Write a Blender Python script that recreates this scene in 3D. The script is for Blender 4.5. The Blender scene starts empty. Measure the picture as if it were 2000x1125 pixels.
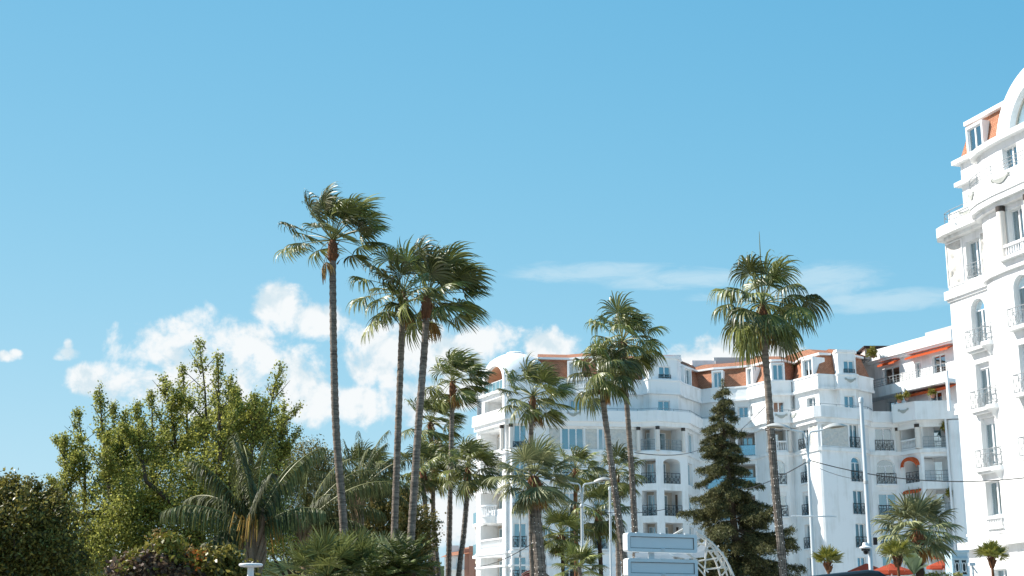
import bpy, bmesh, math, random
import numpy as np
from mathutils import Vector, Matrix, noise as mnoise
R = math.radians
SC = bpy.context.scene
COL = SC.collection
random.seed(7); np.random.seed(7)

# ------------------------------------------------------------------ camera
PITCH = R(13.8); FPX = 2778.0; EYE = 1.6
cam = bpy.data.cameras.new('camera'); cam.lens = 50.0; cam.sensor_width = 36.0
cam.clip_start = 0.1; cam.clip_end = 6000
camo = bpy.data.objects.new('camera', cam); COL.objects.link(camo)
camo.location = (0, 0, EYE); camo.rotation_euler = (math.pi/2 + PITCH, 0, 0)
SC.camera = camo

def ray(px, py):
    cx = (px-1000)/FPX; cy = (562.5-py)/FPX
    return Vector((cx, math.cos(PITCH)-cy*math.sin(PITCH), math.sin(PITCH)+cy*math.cos(PITCH)))
def W(px, py, d):                       # the point seen at a pixel, at depth d along the ground
    r = ray(px, py); t = d/r.y
    return Vector((r.x*t, d, EYE + r.z*t))

# ------------------------------------------------------------------ sun, sky, exposure
SUN_EL = R(43); SUN_AZ = (-0.975, 0.222)          # horizontal direction towards the sun
sun_dir = Vector((SUN_AZ[0]*math.cos(SUN_EL), SUN_AZ[1]*math.cos(SUN_EL), math.sin(SUN_EL))).normalized()
sl = bpy.data.lights.new('sun', 'SUN'); sl.energy = 4.2; sl.angle = R(0.53); sl.color = (1.0, 0.955, 0.88)
so = bpy.data.objects.new('sun', sl); COL.objects.link(so)
so.rotation_euler = sun_dir.to_track_quat('Z', 'Y').to_euler(); so.location = (-60, 20, 80)

SC.view_settings.view_transform = 'Standard'; SC.view_settings.look = 'None'
SC.view_settings.gamma = 1.0; SC.view_settings.exposure = 0.95
SC.view_settings.use_curve_mapping = False

world = bpy.data.worlds.new('World'); SC.world = world; world.use_nodes = True
nt = world.node_tree; nt.nodes.clear()
def N(kind, **kw):
    n = nt.nodes.new(kind)
    for k, v in kw.items(): setattr(n, k, v)
    return n
def L(a, b): nt.links.new(a, b)
def mth(op, a, b=None, c=None, clamp=False):
    n = N('ShaderNodeMath', operation=op, use_clamp=clamp)
    for i, x in enumerate((a, b, c)):
        if x is None: continue
        if isinstance(x, (int, float)): n.inputs[i].default_value = x
        else: L(x, n.inputs[i])
    return n.outputs[0]
def vmth(op, a, b=None):
    n = N('ShaderNodeVectorMath', operation=op)
    for i, x in enumerate((a, b)):
        if x is None: continue
        if isinstance(x, (tuple, list)): n.inputs[i].default_value = x
        else: L(x, n.inputs[i])
    return n.outputs['Value'] if op in ('DOT_PRODUCT', 'LENGTH') else n.outputs[0]
wout = N('ShaderNodeOutputWorld'); bg = N('ShaderNodeBackground'); bg.inputs['Strength'].default_value = 0.1
L(bg.outputs[0], wout.inputs[0])
sky = N('ShaderNodeTexSky', sky_type='NISHITA'); sky.sun_disc = False
sky.sun_elevation = SUN_EL; sky.sun_rotation = math.atan2(SUN_AZ[0], SUN_AZ[1])
sky.altitude = 0; sky.air_density = 1.0; sky.dust_density = 0.6; sky.ozone_density = 2.0
# film grade of the sky's three channels (the same all round); the lookup stays clear of the yellow rim at the horizon
tc0 = N('ShaderNodeTexCoord'); sp0 = N('ShaderNodeSeparateXYZ'); L(tc0.outputs['Generated'], sp0.inputs[0])
zz = mth('MAXIMUM', sp0.outputs[2], 0.0); zz = mth('SQRT', mth('ADD', mth('MULTIPLY', zz, zz), 0.026))
cb0 = N('ShaderNodeCombineXYZ'); L(mth('MULTIPLY', sp0.outputs[0], 0.4), cb0.inputs[0]); L(sp0.outputs[1], cb0.inputs[1]); L(zz, cb0.inputs[2]); L(vmth('NORMALIZE', cb0.outputs[0]), sky.inputs[0])
sc0 = N('ShaderNodeSeparateColor'); L(sky.outputs[0], sc0.inputs[0]); tint = N('ShaderNodeCombineColor')
for i, (k, pw) in enumerate(((2.15, 1.62), (0.775, 0.74), (0.597, 0.43))):
    L(mth('MULTIPLY', mth('POWER', mth('MULTIPLY', sc0.outputs[i], 0.1), pw), k*10), tint.inputs[i])
# clouds: cumulus banks low in the sky and thin high streaks, laid out by azimuth and elevation all round
tc = N('ShaderNodeTexCoord'); sep = N('ShaderNodeSeparateXYZ'); L(tc.outputs['Generated'], sep.inputs[0])
az = mth('ARCTAN2', sep.outputs[0], sep.outputs[1]); el = mth('ARCSINE', sep.outputs[2])
cmb = N('ShaderNodeCombineXYZ'); L(az, cmb.inputs[0]); L(el, cmb.inputs[1])
def fbm(scale, detail, rough, vec=None, dist=0.0):
    n = N('ShaderNodeTexNoise'); n.inputs['Scale'].default_value = scale; n.inputs['Detail'].default_value = detail
    n.inputs['Roughness'].default_value = rough; n.inputs['Distortion'].default_value = dist
    L(vec if vec else cmb.outputs[0], n.inputs['Vector']); return n.outputs['Fac']
def dirpx(px, py):
    r = ray(px, py).normalized(); return math.atan2(r.x, r.y), math.asin(r.z)
def blobs(lst):
    out = None
    for a, e, ra, re in lst:
        v = vmth('MULTIPLY', vmth('SUBTRACT', cmb.outputs[0], (a, e, 0)), (1/ra, 1/re, 0))
        q = mth('SUBTRACT', 1.0, vmth('DOT_PRODUCT', v, v))
        out = q if out is None else mth('SMOOTH_MAX', out, q, 0.25)
    return mth('MAXIMUM', out, -1.5)
cum_px = [(375, 690, 135, 80), (300, 750, 130, 45), (460, 712, 160, 78), (575, 735, 95, 72), (165, 742, 50, 32), (610, 785, 90, 55), (390, 770, 170, 50),
          (548, 588, 62, 50), (612, 628, 85, 40), (735, 700, 95, 75), (850, 695, 140, 68), (950, 672, 85, 45), (700, 790, 95, 52), (860, 780, 120, 66),
          (1080, 676, 78, 42), (1445, 692, 112, 62), (1345, 700, 66, 28), (1520, 702, 85, 42), (128, 690, 26, 18), (116, 698, 18, 10), (133, 674, 13, 16),
          (12, 696, 30, 12), (30, 689, 16, 9), (900, 1010, 160, 80), (960, 900, 120, 50)]
cum = [dirpx(x, y) + (rx/FPX*1.02, ry/FPX*1.02) for x, y, rx, ry in cum_px]
rr = random.Random(3)
for k in range(12):                                # the same kind of bank all round the horizon
    cum.append((0.62 + k*0.42 + rr.uniform(-.1, .1), rr.uniform(.1, .24), rr.uniform(.1, .2), rr.uniform(.03, .06)))
cum = [((a + math.pi) % (2*math.pi) - math.pi, e, ra, re) for a, e, ra, re in cum]
B1 = blobs(cum)
n1 = fbm(30, 10, 0.58, dist=0.3); n2 = fbm(95, 7, 0.62)
dens = mth('ADD', mth('ADD', mth('MULTIPLY', B1, 1.15), 0.0), mth('MULTIPLY', mth('SUBTRACT', n1, 0.5), 4.2))
dens = mth('ADD', dens, mth('MULTIPLY', mth('SUBTRACT', n2, 0.5), 1.5))
mr = N('ShaderNodeMapRange', interpolation_type='SMOOTHSTEP'); L(dens, mr.inputs[0])
mr.inputs[1].default_value = -0.05; mr.inputs[2].default_value = 1.05; mr.inputs[3].default_value = 0; mr.inputs[4].default_value = 0.97
cov = mr.outputs[0]
st_px = [(1150, 532, 190, 24), (1330, 545, 200, 24), (1620, 545, 120, 42), (1720, 588, 190, 24), (1500, 575, 160, 18)]
B2 = blobs([dirpx(x, y) + (rx/FPX, ry/FPX) for x, y, rx, ry in st_px] + [(-1.9, .42, .25, .03), (2.2, .4, .2, .03), (1.3, .35, .2, .03)])
stretch = vmth('MULTIPLY', cmb.outputs[0], (9, 40, 1))
n3 = fbm(3.0, 7, 0.62, stretch, 0.6)
d3 = mth('ADD', B2, mth('MULTIPLY', mth('SUBTRACT', n3, 0.5), 2.2))
mr3 = N('ShaderNodeMapRange', interpolation_type='SMOOTHSTEP'); L(d3, mr3.inputs[0])
mr3.inputs[1].default_value = -0.1; mr3.inputs[2].default_value = 1.2; mr3.inputs[4].default_value = 0.52
# cloud body: sun and shade put into the colour, bright tops, blue-grey hollows
vs = vmth('ADD', cmb.outputs[0], (0.005, -0.012, 0)); n4 = fbm(30, 5, 0.5, vs, 0.3)
sh = N('ShaderNodeMapRange', interpolation_type='SMOOTHSTEP'); L(mth('SUBTRACT', n1, n4), sh.inputs[0])
sh.inputs[1].default_value = -0.12; sh.inputs[2].default_value = 0.05
cc = N('ShaderNodeMix', data_type='RGBA'); L(sh.outputs[0], cc.inputs[0])
cc.inputs[6].default_value = (3.6, 4.25, 4.6, 1); cc.inputs[7].default_value = (4.9, 5.05, 5.1, 1)
m1 = N('ShaderNodeMix', data_type='RGBA'); L(mr3.outputs[0], m1.inputs[0]); L(tint.outputs[0], m1.inputs[6]); m1.inputs[7].default_value = (3.6, 4.45, 4.85, 1)
m2 = N('ShaderNodeMix', data_type='RGBA'); L(cov, m2.inputs[0]); L(m1.outputs[2], m2.inputs[6]); L(cc.outputs[2], m2.inputs[7])
L(m2.outputs[2], bg.inputs['Color'])

# ------------------------------------------------------------------ materials
MATS = {}
def mat(name, color, rough=0.7, spec=0.3, metal=0.0, var=0.0, vscale=3.0, bump=0.0, bscale=20.0, transl=0.0, island=0.0, objvar=0.0, hue=None, emit=None):
    m = bpy.data.materials.new(name); m.use_nodes = True; t = m.node_tree; b = t.nodes['Principled BSDF']
    b.inputs['Base Color'].default_value = (*color, 1); b.inputs['Roughness'].default_value = rough
    b.inputs['Specular IOR Level'].default_value = spec; b.inputs['Metallic'].default_value = metal
    src = None
    def chain(fac, lo, hi):
        nonlocal src
        mx = t.nodes.new('ShaderNodeMix'); mx.data_type = 'RGBA'; mx.blend_type = 'MULTIPLY'; mx.inputs[0].default_value = 1
        ramp = t.nodes.new('ShaderNodeMapRange'); t.links.new(fac, ramp.inputs[0]); ramp.inputs[3].default_value = lo; ramp.inputs[4].default_value = hi
        cb = t.nodes.new('ShaderNodeCombineColor')
        for i in range(3): t.links.new(ramp.outputs[0], cb.inputs[i])
        if src: t.links.new(src, mx.inputs[6])
        else: mx.inputs[6].default_value = (*color, 1)
        t.links.new(cb.outputs[0], mx.inputs[7]); src = mx.outputs[2]
    tcn = t.nodes.new('ShaderNodeTexCoord')
    if island or hue:
        g = t.nodes.new('ShaderNodeNewGeometry')
        if hue:
            mx = t.nodes.new('ShaderNodeMix'); mx.data_type = 'RGBA'; t.links.new(g.outputs['Random Per Island'], mx.inputs[0])
            mx.inputs[6].default_value = (*color, 1); mx.inputs[7].default_value = (*hue, 1); src = mx.outputs[2]
        if island: chain(g.outputs['Random Per Island'], 1-island, 1+island)
    if objvar:
        oi = t.nodes.new('ShaderNodeObjectInfo'); chain(oi.outputs['Random'], 1-objvar, 1+objvar)
    if var:
        nz = t.nodes.new('ShaderNodeTexNoise'); nz.inputs['Scale'].default_value = vscale; nz.inputs['Detail'].default_value = 6
        t.links.new(tcn.outputs['Object'], nz.inputs['Vector']); chain(nz.outputs['Fac'], 1-var, 1+var)
    if src: t.links.new(src, b.inputs['Base Color'])
    if bump:
        nz = t.nodes.new('ShaderNodeTexNoise'); nz.inputs['Scale'].default_value = bscale; nz.inputs['Detail'].default_value = 4
        t.links.new(tcn.outputs['Object'], nz.inputs['Vector'])
        bp = t.nodes.new('ShaderNodeBump'); bp.inputs['Strength'].default_value = bump; bp.inputs['Distance'].default_value = 0.03
        t.links.new(nz.outputs['Fac'], bp.inputs['Height']); t.links.new(bp.outputs[0], b.inputs['Normal'])
    if emit:
        b.inputs['Emission Color'].default_value = (*emit[:3], 1); b.inputs['Emission Strength'].default_value = emit[3]
    if transl:
        tr = t.nodes.new('ShaderNodeBsdfTranslucent'); ms = t.nodes.new('ShaderNodeMixShader'); ms.inputs[0].default_value = transl
        if src: t.links.new(src, tr.inputs[0])
        else: tr.inputs[0].default_value = (*color, 1)
        o = t.nodes['Material Output']; t.links.new(b.outputs[0], ms.inputs[1]); t.links.new(tr.outputs[0], ms.inputs[2]); t.links.new(ms.outputs[0], o.inputs[0])
    MATS[name] = m; return m
def plaster(name, color, stain):
    m = mat(name, color, rough=0.85, spec=0.2, bump=0.25, bscale=6); t = m.node_tree; b = t.nodes['Principled BSDF']
    tcn = t.nodes.new('ShaderNodeTexCoord'); mp = t.nodes.new('ShaderNodeMapping'); mp.inputs['Scale'].default_value = (1.6, 1.6, 0.14)
    t.links.new(tcn.outputs['Object'], mp.inputs[0])
    n1 = t.nodes.new('ShaderNodeTexNoise'); n1.inputs['Scale'].default_value = 1.3; n1.inputs['Detail'].default_value = 8; n1.inputs['Roughness'].default_value = 0.65; t.links.new(mp.outputs[0], n1.inputs[0])
    n2 = t.nodes.new('ShaderNodeTexNoise'); n2.inputs['Scale'].default_value = 0.5; n2.inputs['Detail'].default_value = 6; t.links.new(tcn.outputs['Object'], n2.inputs[0])
    mu = t.nodes.new('ShaderNodeMath'); mu.operation = 'MULTIPLY'; t.links.new(n1.outputs[0], mu.inputs[0]); t.links.new(n2.outputs[0], mu.inputs[1])
    rp = t.nodes.new('ShaderNodeMapRange'); t.links.new(mu.outputs[0], rp.inputs[0]); rp.inputs[1].default_value = 0.24; rp.inputs[2].default_value = 0.46
    mx = t.nodes.new('ShaderNodeMix'); mx.data_type = 'RGBA'; t.links.new(rp.outputs[0], mx.inputs[0])
    mx.inputs[6].default_value = (*color, 1); mx.inputs[7].default_value = (*stain, 1); t.links.new(mx.outputs[2], b.inputs['Base Color'])
    return m
plaster('plaster', (0.86, 0.86, 0.855), (0.66, 0.65, 0.62))
plaster('plaster_tower', (0.80, 0.80, 0.795), (0.55, 0.545, 0.53))
mat('relief', (0.60, 0.58, 0.54), 0.9, 0.1, var=0.25, vscale=6)
mat('cream', (0.56, 0.49, 0.41), 0.85, 0.15, var=0.08)  # on loggia back walls, warm bounce and recess shade are put into this colour
mat('terracotta_wall', (0.72, 0.42, 0.27), 0.85, 0.1, var=0.06)
mat('white_paint', (0.8, 0.8, 0.8), 0.5, 0.4)
mat('shutter_box', (0.70, 0.69, 0.66), 0.6, 0.3)
mat('iron', (0.035, 0.04, 0.045), 0.5, 0.4)
mat('rail_grey', (0.26, 0.28, 0.29), 0.45, 0.5, metal=0.3)
mat('column_cap', (0.05, 0.04, 0.035), 0.6, 0.3)
mat('column_stone', (0.76, 0.70, 0.64), 0.75, 0.2, var=0.05)
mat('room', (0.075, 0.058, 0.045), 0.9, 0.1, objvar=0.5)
mat('curtain', (0.55, 0.55, 0.53), 0.9, 0.1, objvar=0.25, transl=0.3)
mat('awning', (0.62, 0.125, 0.045), 0.85, 0.1, var=0.08, transl=0.25)
mat('parasol', (0.40, 0.075, 0.04), 0.85, 0.1, var=0.08, transl=0.25)
mat('cushion', (0.62, 0.66, 0.70), 0.9, 0.1)
mat('roof_dark', (0.06, 0.04, 0.035), 0.7, 0.2)
mat('concrete', (0.50, 0.49, 0.48), 0.9, 0.1, var=0.1, vscale=1.0)
mat('ornament', (0.45, 0.46, 0.43), 0.85, 0.1)
mat('house_pink', (0.36, 0.19, 0.14), 0.9, 0.1, var=0.1)
mat('house_white', (0.7, 0.7, 0.68), 0.85, 0.1, var=0.05)
mat('lamp_metal', (0.60, 0.64, 0.66), 0.4, 0.5, var=0.05)
mat('lamp_shell', (0.52, 0.52, 0.50), 0.5, 0.4)
mat('lamp_lens', (0.42, 0.32, 0.18), 0.4, 0.4)
mat('sign_face', (0.84, 0.85, 0.85), 0.6, 0.15, var=0.04)
mat('sign_frame', (0.84, 0.86, 0.86), 0.5, 0.2, var=0.03)
mat('truss_steel', (0.62, 0.60, 0.56), 0.55, 0.4, var=0.1)
mat('fabric_white', (0.75, 0.78, 0.82), 0.8, 0.2, transl=0.2)
mat('black_plastic', (0.012, 0.012, 0.014), 0.25, 0.5)
mat('cable', (0.02, 0.02, 0.022), 0.6, 0.3)
mat('bulb', (0.85, 0.84, 0.8), 0.3, 0.5)
mat('asphalt', (0.05, 0.05, 0.052), 0.9, 0.2, var=0.2, vscale=2, bump=0.3, bscale=60)
mat('paving', (0.47, 0.46, 0.43), 0.85, 0.2, var=0.15, vscale=1.5, bump=0.2)
mat('kerb_stone', (0.4, 0.39, 0.37), 0.85, 0.2, var=0.1)
mat('road_paint', (0.75, 0.75, 0.73), 0.7, 0.2, var=0.1)
mat('soil', (0.10, 0.08, 0.05), 0.95, 0.1, var=0.3, vscale=1, bump=0.4)
mat('hill_green', (0.04, 0.055, 0.03), 0.95, 0.0, var=0.4, vscale=0.05)
mat('van_paint', (0.008, 0.014, 0.020), 0.45, 0.35)
mat('tyre', (0.015, 0.015, 0.015), 0.9, 0.1)
mat('dark_glass', (0.01, 0.012, 0.014), 0.05, 0.5)
mat('kiosk_blue', (0.42, 0.55, 0.62), 0.6, 0.3)
mat('canopy_red', (0.10, 0.02, 0.018), 0.5, 0.3)
mat('glass_balustrade', (0.13, 0.24, 0.28), 0.08, 0.6)
# plants
mat('fan_leaf', (0.108, 0.138, 0.028), 0.42, 0.5, transl=0.24, island=0.4, objvar=0.5, hue=(0.21, 0.212, 0.062))
mat('fan_leaf_grey', (0.19, 0.21, 0.085), 0.5, 0.4, transl=0.2, island=0.35, objvar=0.4, hue=(0.30, 0.295, 0.145))
mat('fan_leaf_young', (0.25, 0.24, 0.04), 0.45, 0.4, transl=0.35, island=0.3, objvar=0.25, hue=(0.17, 0.18, 0.04))
mat('dead_leaf', (0.30, 0.15, 0.045), 0.8, 0.1, transl=0.2, island=0.3, objvar=0.3, hue=(0.36, 0.24, 0.10))
mat('petiole', (0.20, 0.20, 0.06), 0.5, 0.4, objvar=0.2)
mat('feather_leaf', (0.060, 0.075, 0.021), 0.55, 0.25, transl=0.25, island=0.5, objvar=0.35, hue=(0.135, 0.142, 0.055))
mat('cycad_leaf', (0.060, 0.080, 0.018), 0.5, 0.25, transl=0.12, island=0.4, objvar=0.4, hue=(0.14, 0.155, 0.04))
mat('bush_fan', (0.125, 0.145, 0.036), 0.45, 0.45, transl=0.25, island=0.3, objvar=0.35, hue=(0.20, 0.21, 0.07))
mat('trunk_ring', (0.215, 0.178, 0.148), 0.95, 0.1, var=0.4, vscale=7, bump=0.8, bscale=14)
mat('trunk_boot', (0.16, 0.075, 0.04), 0.95, 0.1, var=0.4, vscale=12, bump=0.9, bscale=20)
mat('trunk_dark', (0.05, 0.033, 0.024), 0.95, 0.1, var=0.4, vscale=10, bump=0.9, bscale=20)
mat('trunk_fibre', (0.26, 0.18, 0.12), 0.95, 0.1, var=0.35, vscale=8, bump=0.9, bscale=12)
mat('bark', (0.09, 0.07, 0.05), 0.95, 0.1, var=0.3, vscale=6, bump=0.6)
mat('tree_leaf', (0.21, 0.245, 0.05), 0.5, 0.3, transl=0.5, island=0.5, hue=(0.38, 0.37, 0.09))
mat('dark_leaf', (0.10, 0.10, 0.022), 0.42, 0.35, transl=0.28, island=0.6, hue=(0.25, 0.21, 0.05))
mat('bush_leaf', (0.16, 0.16, 0.034), 0.5, 0.3, transl=0.3, island=0.4, hue=(0.27, 0.20, 0.07))
mat('coleus_leaf', (0.075, 0.045, 0.048), 0.5, 0.3, transl=0.2, island=0.5, hue=(0.24, 0.17, 0.10))
mat('lime_leaf', (0.20, 0.20, 0.025), 0.5, 0.35, transl=0.25, island=0.35, hue=(0.26, 0.22, 0.05))
mat('needle', (0.050, 0.060, 0.026), 0.6, 0.25, transl=0.2, island=0.5, hue=(0.165, 0.158, 0.062))
mat('hedge_leaf', (0.17, 0.18, 0.04), 0.5, 0.3, transl=0.25, island=0.35, hue=(0.22, 0.21, 0.06))
mat('banana_leaf', (0.20, 0.26, 0.14), 0.4, 0.4, transl=0.25, objvar=0.2)
mat('flower_orange', (0.75, 0.22, 0.05), 0.6, 0.2, transl=0.2, island=0.2)
mat('fruit', (0.40, 0.23, 0.05), 0.7, 0.2, island=0.3)

def band_trunk(name, sz, lo, hi):
    m_ = MATS[name]; t = m_.node_tree; b = t.nodes['Principled BSDF']; tcn = t.nodes.new('ShaderNodeTexCoord'); mp = t.nodes.new('ShaderNodeMapping'); mp.inputs['Scale'].default_value = (2.5, 2.5, sz); t.links.new(tcn.outputs['Object'], mp.inputs[0])
    nz = t.nodes.new('ShaderNodeTexNoise'); nz.inputs['Scale'].default_value = 1.0; nz.inputs['Detail'].default_value = 4; t.links.new(mp.outputs[0], nz.inputs[0])
    rp = t.nodes.new('ShaderNodeMapRange'); rp.inputs[1].default_value = .3; rp.inputs[2].default_value = .7; rp.inputs[3].default_value = lo; rp.inputs[4].default_value = hi; t.links.new(nz.outputs[0], rp.inputs[0])
    cb = t.nodes.new('ShaderNodeCombineColor'); [t.links.new(rp.outputs[0], cb.inputs[k]) for k in range(3)]
    mx = t.nodes.new('ShaderNodeMix'); mx.data_type = 'RGBA'; mx.blend_type = 'MULTIPLY'; mx.inputs[0].default_value = 1
    src = b.inputs['Base Color'].links[0].from_socket; t.links.new(src, mx.inputs[6]); t.links.new(cb.outputs[0], mx.inputs[7]); t.links.new(mx.outputs[2], b.inputs['Base Color'])
band_trunk('trunk_ring', 16, .45, 1.45)
def tile_mat():
    m = mat('roof_tile', (0.5, 0.17, 0.07), 0.8, 0.2); t = m.node_tree; b = t.nodes['Principled BSDF']
    uv = t.nodes.new('ShaderNodeUVMap'); br = t.nodes.new('ShaderNodeTexBrick'); t.links.new(uv.outputs[0], br.inputs['Vector'])
    br.offset = 0.5; br.inputs['Scale'].default_value = 1.0; br.inputs['Brick Width'].default_value = 0.17; br.inputs['Row Height'].default_value = 0.125
    br.inputs['Mortar Size'].default_value = 0.016; br.inputs['Mortar Smooth'].default_value = 0.4
    br.inputs['Color1'].default_value = (0.51, 0.25, 0.15, 1); br.inputs['Color2'].default_value = (0.40, 0.18, 0.105, 1); br.inputs['Mortar'].default_value = (0.30, 0.11, 0.06, 1)
    nz = t.nodes.new('ShaderNodeTexNoise'); nz.inputs['Scale'].default_value = 1.5; nz.inputs['Detail'].default_value = 5; t.links.new(uv.outputs[0], nz.inputs[0])
    mx = t.nodes.new('ShaderNodeMix'); mx.data_type = 'RGBA'; mx.blend_type = 'OVERLAY'; mx.inputs[0].default_value = 0.35
    t.links.new(br.outputs[0], mx.inputs[6]); t.links.new(nz.outputs[0], mx.inputs[7]); t.links.new(mx.outputs[2], b.inputs['Base Color'])
    bp = t.nodes.new('ShaderNodeBump'); bp.inputs['Strength'].default_value = 0.8; bp.inputs['Distance'].default_value = 0.04; bp.invert = True
    t.links.new(br.outputs['Fac'], bp.inputs['Height']); t.links.new(bp.outputs[0], b.inputs['Normal'])
tile_mat()
def glass_mat(name, tintc, refl):
    m = bpy.data.materials.new(name); m.use_nodes = True; t = m.node_tree; t.nodes.clear()
    o = t.nodes.new('ShaderNodeOutputMaterial'); tr = t.nodes.new('ShaderNodeBsdfTransparent'); tr.inputs[0].default_value = (*tintc, 1)
    gl = t.nodes.new('ShaderNodeBsdfGlossy'); gl.inputs['Roughness'].default_value = 0.03; gl.inputs[0].default_value = (0.75, 0.92, 1, 1)
    fr = t.nodes.new('ShaderNodeFresnel'); fr.inputs[0].default_value = 1.5
    ad = t.nodes.new('ShaderNodeMath'); ad.operation = 'MULTIPLY_ADD'; ad.inputs[1].default_value = 1.6; ad.inputs[2].default_value = refl; ad.use_clamp = True; t.links.new(fr.outputs[0], ad.inputs[0])
    mx = t.nodes.new('ShaderNodeMixShader'); t.links.new(ad.outputs[0], mx.inputs[0]); t.links.new(tr.outputs[0], mx.inputs[1]); t.links.new(gl.outputs[0], mx.inputs[2]); t.links.new(mx.outputs[0], o.inputs[0])
    MATS[name] = m
glass_mat('glass', (0.40, 0.60, 0.68), 0.32); glass_mat('glass_clear', (0.72, 0.84, 0.86), 0.12)

# ------------------------------------------------------------------ mesh helpers
class MB:
    def __init__(s): s.v = []; s.f = []; s.uv = {}
    def add(s, vs, fs):
        o = len(s.v); s.v.extend([tuple(p) for p in vs]); s.f.extend([tuple(i+o for i in f) for f in fs])
    def quad(s, a, b, c, d): s.add((a, b, c, d), ((0, 1, 2, 3),))
    def poly(s, pts): s.add(pts, (tuple(range(len(pts))),))
    def para(s, o, a, b, c):
        o, a, b, c = Vector(o), Vector(a), Vector(b), Vector(c)
        s.add((o, o+a, o+a+b, o+b, o+c, o+a+c, o+a+b+c, o+b+c), ((3, 2, 1, 0), (4, 5, 6, 7), (0, 1, 5, 4), (1, 2, 6, 5), (2, 3, 7, 6), (3, 0, 4, 7)))
    def box(s, x0, x1, y0, y1, z0, z1): s.para((x0, y0, z0), (x1-x0, 0, 0), (0, y1-y0, 0), (0, 0, z1-z0))
    def sbox(s, g, u0, u1, d0, d1, z0, z1):          # box in a facade's own axes
        s.para(g.p(u0, d1, z0), g.U*(u1-u0), g.Nn*(d0-d1), (0, 0, z1-z0))
    def tube(s, pts, rad, n=6, cap=True):
        pts = [Vector(p) for p in pts]; k = len(pts)
        if isinstance(rad, (int, float)): rad = [rad]*k
        vs = []; fs = []; ref = Vector((0.31, 0.87, 0.38))
        for i, p in enumerate(pts):
            t = (pts[min(i+1, k-1)]-pts[max(i-1, 0)])
            t = t.normalized() if t.length > 1e-9 else Vector((0, 0, 1))
            a = t.cross(ref)
            if a.length < 0.05: a = t.cross(Vector((1, 0, 0)))
            a.normalize(); b = t.cross(a)
            for j in range(n):
                an = 2*math.pi*j/n; vs.append(p + (a*math.cos(an)+b*math.sin(an))*rad[i])
        for i in range(k-1):
            for j in range(n):
                j2 = (j+1) % n; fs.append((i*n+j, i*n+j2, (i+1)*n+j2, (i+1)*n+j))
        if cap: fs.append(tuple(range(n-1, -1, -1))); fs.append(tuple((k-1)*n+j for j in range(n)))
        s.add(vs, fs)
    def lathe(s, c, prof, n=24, a0=0, a1=2*math.pi):
        c = Vector(c); full = abs(a1-a0-2*math.pi) < 1e-6; m = n if full else n+1; vs = []; fs = []
        for r, z in prof:
            for j in range(m):
                an = a0+(a1-a0)*j/n; vs.append((c.x+r*math.cos(an), c.y+r*math.sin(an), c.z+z))
        for i in range(len(prof)-1):
            for j in range(n):
                j2 = (j+1) % m; fs.append((i*m+j, i*m+j2, (i+1)*m+j2, (i+1)*m+j))
        s.add(vs, fs)
    def prism(s, poly, z0, z1):
        n = len(poly)
        vs = [(p[0], p[1], z0) for p in poly]+[(p[0], p[1], z1) for p in poly]
        fs = [tuple(range(n-1, -1, -1)), tuple(range(n, 2*n))]+[(i, (i+1) % n, n+(i+1) % n, n+i) for i in range(n)]
        s.add(vs, fs)
    def build(s, name, material, parent=None, smooth=False, angle=40, kind=None):
        me = bpy.data.meshes.new(name); me.from_pydata(s.v, [], s.f)
        if s.uv:
            ul = me.uv_layers.new(name='UVMap')
            for pl in me.polygons:
                if pl.index in s.uv:
                    for li, c in zip(pl.loop_indices, s.uv[pl.index]): ul.data[li].uv = c
        if smooth:
            me.shade_smooth()
            if angle < 180: me.set_sharp_from_angle(angle=R(angle))
        return link(name, me, material, parent, kind)
def link(name, me, material, parent=None, kind=None):
    if material is not None and not me.materials: me.materials.append(MATS[material])
    o = bpy.data.objects.new(name, me); COL.objects.link(o)
    if parent is not None:
        o.parent = parent
        if parent.type == 'EMPTY': o.location = -parent.location
    if kind: o['kind'] = kind
    return o
def thing(name, label, cat, loc=(0, 0, 0), group=None):
    o = bpy.data.objects.new(name, None); COL.objects.link(o); o.location = loc; o.empty_display_size = 0.5
    return tag(o, label, cat, group)
def tag(o, label, cat, group=None):
    o['label'] = label; o['category'] = cat
    if group: o['group'] = group
    return o
class Seg:                                            # a straight stretch of facade: u along, d out of it, z up
    def __init__(s, A, B):
        s.A = Vector((A[0], A[1], 0)); s.B = Vector((B[0], B[1], 0)); s.len = (s.B-s.A).length
        s.U = (s.B-s.A).normalized(); s.Nn = Vector((s.U.y, -s.U.x, 0))
    def p(s, u, d, z): return s.A + s.U*u + s.Nn*d + Vector((0, 0, z))
    def hit(s, px, py, d=0.0):
        r = ray(px, py); o = Vector((0, 0, EYE)); q = s.A + s.Nn*d
        t = (q-o).dot(s.Nn)/r.dot(s.Nn); h = o+r*t; return (h-s.A).dot(s.U), h.z
def offset(pl, d):
    out = []
    n = len(pl)
    for i in range(n):
        ns = []
        if i > 0: a, b = pl[i-1], pl[i]; v = Vector((b[0]-a[0], b[1]-a[1])).normalized(); ns.append(Vector((v.y, -v.x)))
        if i < n-1: a, b = pl[i], pl[i+1]; v = Vector((b[0]-a[0], b[1]-a[1])).normalized(); ns.append(Vector((v.y, -v.x)))
        m = sum(ns, Vector((0, 0))); m.normalize(); c = max(0.45, m.dot(ns[0]))
        out.append((pl[i][0]+m.x*d/c, pl[i][1]+m.y*d/c))
    return out
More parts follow.
